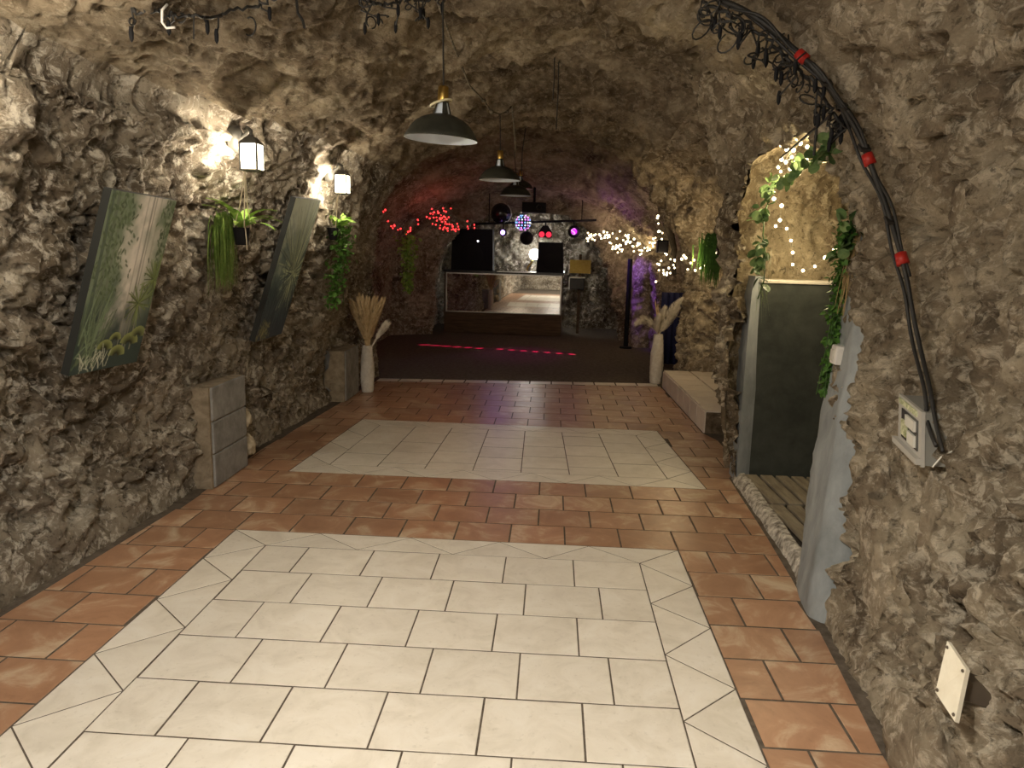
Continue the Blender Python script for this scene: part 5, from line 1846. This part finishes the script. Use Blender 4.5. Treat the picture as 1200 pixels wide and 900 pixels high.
# ------------------------------------------------------------------ stage counter with mirror front
A, B = Vector((-1.935, 13.36, 0)), Vector((.190, 13.30, 0))
dx_ = (B - A).normalized(); dn = Vector((dx_.y, -dx_.x, 0)); W_ = (B - A).length
def cpnt(s, d, z):
    return A + dx_ * s - dn * d + Vector((0, 0, z))
def cbox(s0, s1, d0, d1, z0, z1):
    return MB().prism([cpnt(s0, d0, z0), cpnt(s1, d0, z0), cpnt(s1, d1, z0), cpnt(s0, d1, z0)], (0, 0, z1 - z0))
t = thing('stage_counter', 'dark wooden bar counter with a long mirror on its front', 'counter', tuple((A + B) / 2))
obj('counter_body', cbox(0, W_, .03, .55, 0.0, 1.09), M['counter_wood'], t)
obj('counter_top', cbox(-.02, W_ + .02, -.01, .58, 1.09, 1.13), M['black_gloss'], t)
obj('mirror', cbox(.05, W_ - .04, .015, .029, .40, 1.065), M['mirror'], t, label='long mirror panel')
fr = MB()
for b_ in ((.03, .05, .005, .03, .385, 1.08), (W_ - .04, W_ - .015, .005, .03, .385, 1.08), (.03, W_ - .015, .005, .03, 1.065, 1.085), (.03, W_ - .015, .005, .03, .385, .40)):
    q = cbox(*b_); fr.add(q.v, q.f)
obj('mirror_frame', fr, M['alu'], t)
obj('kick_panel', cbox(.02, W_ - .02, .012, .03, .02, .375), M['counter_wood'], t)
obj('edge_strip', cbox(.95, 1.65, -.014, .0, 1.118, 1.132), M['alu'], t, label='metal strip catching the light')


def speaker(s0, s1, z0, z1, d, label, top_in):
    a, b = cpnt(s0, d, z0), cpnt(s1, d, z0)
    c = (a + b) / 2
    t = thing('loudspeaker', label, 'loudspeaker', tuple(c))
    w2 = (s1 - s0) / 2
    mid = (s0 + s1) / 2
    o = [cpnt(s0, d, z0), cpnt(s1, d, z0), cpnt(s1 - top_in, d, z1), cpnt(s0 + top_in, d, z1)]
    obj('cabinet', MB().prism(o, -dn * -.0 + (cpnt(0, .3, 0) - cpnt(0, 0, 0))), M['black'], t)
    i_ = .035
    g = [cpnt(s0 + i_, d - .004, z0 + i_), cpnt(s1 - i_, d - .004, z0 + i_), cpnt(s1 - top_in - i_, d - .004, z1 - i_), cpnt(s0 + top_in + i_, d - .004, z1 - i_)]
    obj('grille', MB().prism(g, cpnt(0, .008, 0) - cpnt(0, 0, 0)), M['black'], t)
    obj('woofer', MB().lathe([(.001, .0), (.05, -.01), (w2 * .5, .006), (w2 * .55, .0)], cpnt(mid, d - .012, z0 + (z1 - z0) * .36), 20, Matrix.Rotation(math.pi / 2, 3, 'X')), M['black'], t, True)
    return t


t = speaker(.10, .86, 1.13, 1.86, .12, 'large black loudspeaker on the left end of the counter', .02)
obj('power_led', MB().ball((-1.3228, 13.1800, 1.6459), .016, 8, 6), M['tiny_led'], t, True)
t = speaker(1.64, 2.13, 1.13, 1.66, .08, 'black loudspeaker on the right end of the counter beside the white lamp', .03)
obj('power_led', MB().ball((0.2072, 13.4600, 1.1508), .011, 8, 6), M['tiny_led'], t, True)

# white stage lamp
c = Vector((-0.3512, 14.3500, 1.4407))
t = thing('stage_lamp', 'glaring round white lamp on a bent stem behind the counter', 'lamp', tuple(c))
obj('lamp_globe', MB().ball(c, .10, 16, 12), M['bulb_white'], t, True)
obj('stem', MB().tube([c + Vector((-.02, 0, -.08)), c + Vector((-.06, .02, -.17)), c + Vector((-.12, .02, -.24)), c + Vector((-.14, .0, -.36)), (c.x - .14, c.y, 0)], .02, 8), M['brass'], t, True)
lamp('stage_lamp_light', 'POINT', tuple(c + Vector((0, -.13, .02))), 8 * STG, (.93, .96, 1), .09)
lamp('stage_lamp_light', 'POINT', tuple(c + Vector((0, .14, .03))), 9 * STG, (.93, .96, 1), .05)

# lighting bar and what hangs from it
ba, bb = Vector((-1.3219, 12.5500, 1.9157)), Vector((0.6916, 12.5500, 2.0290))
t = thing('lighting_bar', 'black lighting bar hung across the hall before the stage', 'bar', tuple(ba))
obj('bar_tube', MB().tube([ba, bb], .018, 8), M['black'], t)
for f_ in (.12, .88):
    p = ba.lerp(bb, f_)
    top = on_ceiling(p.x, p.y)
    obj('bar_hanger', MB().tube([p, (p.x, p.y, top.z + .03)], .008, 6), M['black'], t)


def bar_hook(t, p):
    f_ = max(0, min(1, (p.x - ba.x) / (bb.x - ba.x)))
    q = ba.lerp(bb, f_)
    obj('bracket', MB().tube([q, q.lerp(p, .5) + Vector((.0, -.01, 0)), p], .010, 6), M['black'], t)


c = Vector((-0.8755, 12.4000, 2.0922))
t = thing('mirror_ball', 'dark shiny globe above the purple lamp on the lighting bar', 'mirror ball', tuple(c))
obj('globe', MB().ball(c, .165, 28, 18), M['globe'] if 'globe' in M else M['black_gloss'], t, True)
obj('rim', MB().tube([c + Vector((.168 * math.cos(a), 0, .168 * math.sin(a))) for a in np.linspace(-.9, .9, 14)], .010, 6), M['alu'], t, True)  # the globe's glint, modelled as a bright metal arc on one side
c = Vector((-0.8327, 12.4000, 1.7858))
t = thing('par_lamp', 'small round lamp glowing purple under the shiny globe', 'stage light', tuple(c))
obj('housing', MB().lathe([(.03, .08), (.055, .06), (.06, -.04), (.056, -.05)], c, 16, Matrix.Rotation(math.pi / 2, 3, 'X')), M['black'], t, True)
obj('lens', MB().ball(c + Vector((0, -.045, 0)), .048, 14, 10), M['glow_purple'], t, True)
bar_hook(t, c + Vector((0, 0, .05)))
lamp('par_light', 'SPOT', tuple(c + Vector((0, -.12, 0))), 26 * STG, (.40, .20, 1.0), .04, (-.4, 8.0, .0), 75, .6)
c = Vector((-0.5084, 12.4000, 1.9516))
t = thing('disco_light_ball', 'ball of blue, white and pink light dots hanging from the lighting bar', 'disco light', tuple(c))
obj('ball_body', MB().ball(c, .118, 20, 14), M['black'], t, True)
dts = {'dot_blue': MB(), 'dot_white': MB(), 'dot_pink': MB()}
for i in range(1, 8):
    th = math.pi * i / 8
    nk = max(4, int(15 * math.sin(th)))
    for k in range(nk):
        a = 2 * math.pi * (k + .5 * (i % 2)) / nk
        d = Vector((math.sin(th) * math.cos(a), math.sin(th) * math.sin(a), math.cos(th)))
        dts[r.choice(list(dts))].ball(c + d * .117, .014, 6, 4)
for k_, mb in dts.items():
    obj('light_dots', mb, M[k_], t, True, kind='stuff')
bar_hook(t, c + Vector((0, 0, .1)))
c = Vector((-0.4378, 12.2000, 1.7035))
t = thing('black_ball', 'plain black ball just below the dotted disco ball', 'ball', tuple(c))
obj('ball_body', MB().ball(c, .108, 20, 14), M['black'], t, True)
obj('hanger', MB().tube([c + Vector((0, 0, .11)), c + Vector((0, .2, .26))], .006, 5), M['black'], t)
c = Vector((-0.1394, 12.3500, 1.7823))
t = thing('twin_lamp', 'black twin lamp with two red glowing eyes on the lighting bar', 'stage light', tuple(c))
obj('housing', MB().prism([c + Vector(q) for q in ((-.11, .06, -.06), (.11, .06, -.06), (.11, .06, .03), (.04, .06, .13), (-.04, .06, .13), (-.11, .06, .03))], (0, -.10, 0)), M['black'], t)
for s_ in (-1, 1):
    obj('red_eye', MB().lathe([(.001, .02), (.03, .016), (.046, 0)], c + Vector((s_ * .057, -.041, -.012)), 14, Matrix.Rotation(math.pi / 2, 3, 'X')), M['glow_redeye'], t, True)
bar_hook(t, c + Vector((0, .01, .13)))
EYE = c + Vector((0, -.12, -.02))
c = Vector((0.3235, 12.3500, 1.8285))
t = thing('magenta_lamp', 'round lamp glowing magenta with a pale S-shaped swirl', 'stage light', tuple(c))
obj('housing', MB().lathe([(.05, .09), (.095, .06), (.10, 0), (.095, -.01)], c, 20, Matrix.Rotation(math.pi / 2, 3, 'X')), M['black'], t, True)
obj('lens', MB().lathe([(.001, .035), (.05, .028), (.085, .012), (.098, 0)], c, 24, Matrix.Rotation(math.pi / 2, 3, 'X')), M['glow_magenta'], t, True)
sp = [(.035, .042), (.012, .055), (-.022, .046), (-.030, .022), (-.008, .004), (.018, -.010), (.030, -.030), (.012, -.050), (-.026, -.044)]
obj('swirl', MB().tube([c + Vector((x - .012, -.040, z)) for x, z in sp], .009, 6), M['glow_pink'], t, True, 'pale S-shaped swirl on the lens')
bar_hook(t, c + Vector((0, 0, .09)))
lamp('magenta_light', 'POINT', tuple(c + Vector((0.05, -.15, 0))), 5 * STG, (.8, .05, 1.0), .05)
lamp('magenta_wash', 'SPOT', tuple(c + Vector((0.08, -.1, .02))), 40 * STG, (.62, .08, 1.0), .05, (1.3, 10.8, 2.3), 60, .7)
# purple wash on the rock column, from an unseen spot added in front of the bar
lamp('column_wash', 'SPOT', tuple(bb + Vector((.1, -.6, -.15))), 240 * STG, (.28, .06, 1.0), .05, (1.45, 12.0, 1.0), 42, .6)
c = Vector((-0.3295, 12.2000, 2.1826))
t = thing('ceiling_projector', 'black projector box under the ceiling above the dotted disco ball', 'projector', tuple(c))
obj('box_body', MB().box(c, (.38, .25, .16), None, .012), M['black'], t)
obj('lens_ring', MB().lathe([(.03, 0), (.045, .02), (.045, -.02)], c + Vector((.08, -.13, 0)), 14, Matrix.Rotation(math.pi / 2, 3, 'X')), M['black_gloss'], t, True)
tp_ = on_ceiling(c.x, c.y)
obj('mount', MB().tube([c, (c.x, c.y, tp_.z + .03)], .02, 8), M['black'], t)
# narrow red beams drawing two dashed streaks on the dance floor
for (p0, p1, nn) in (((-1.9644, 11.5414, 0.0000), (-1.0818, 11.3574, 0.0000), 6), ((-0.7629, 11.3401, 0.0000), (0.3329, 11.0386, 0.0000), 7)):
    for k in range(nn):
        q = Vector(p0).lerp(Vector(p1), k / (nn - 1))
        lamp('red_beam', 'SPOT', tuple(EYE), 4200 * STG, (1, .01, .12), .008, tuple(q), 3.4, .7)
lamp('red_wash', 'SPOT', tuple(EYE), 120 * STG, (.75, .05, .45), .03, (-.4, 11.0, 0), 46, .8)

# yellow notice and white bracket on the rock right of the counter
c = Vector((0.5083, 13.9000, 1.2413))
t = thing('notice', 'plain yellow notice board on the dark rock right of the counter', 'notice', tuple(c))
obj('sheet', MB().box(c, (.385, .012, .245)), M['poster'], t)
obj('post', MB().box(c + Vector((0, .09, -.55)), (.05, .03, 1.55)), M['counter_wood'], t)
c = Vector((0.4586, 13.9000, 0.9355))
t = thing('paper_dispenser', 'white-edged wall dispenser just below the yellow notice', 'dispenser', tuple(c))
obj('dispenser_body', MB().box(c, (.27, .10, .22), None, .012), M['black_gloss'], t)
obj('dispenser_top', MB().box(c + Vector((0, -.01, .105)), (.29, .12, .025), None, .006), M['white'], t)
obj('dispenser_side', MB().box(c + Vector((-.14, -.01, -.01)), (.02, .12, .22), None, .004), M['white'], t)
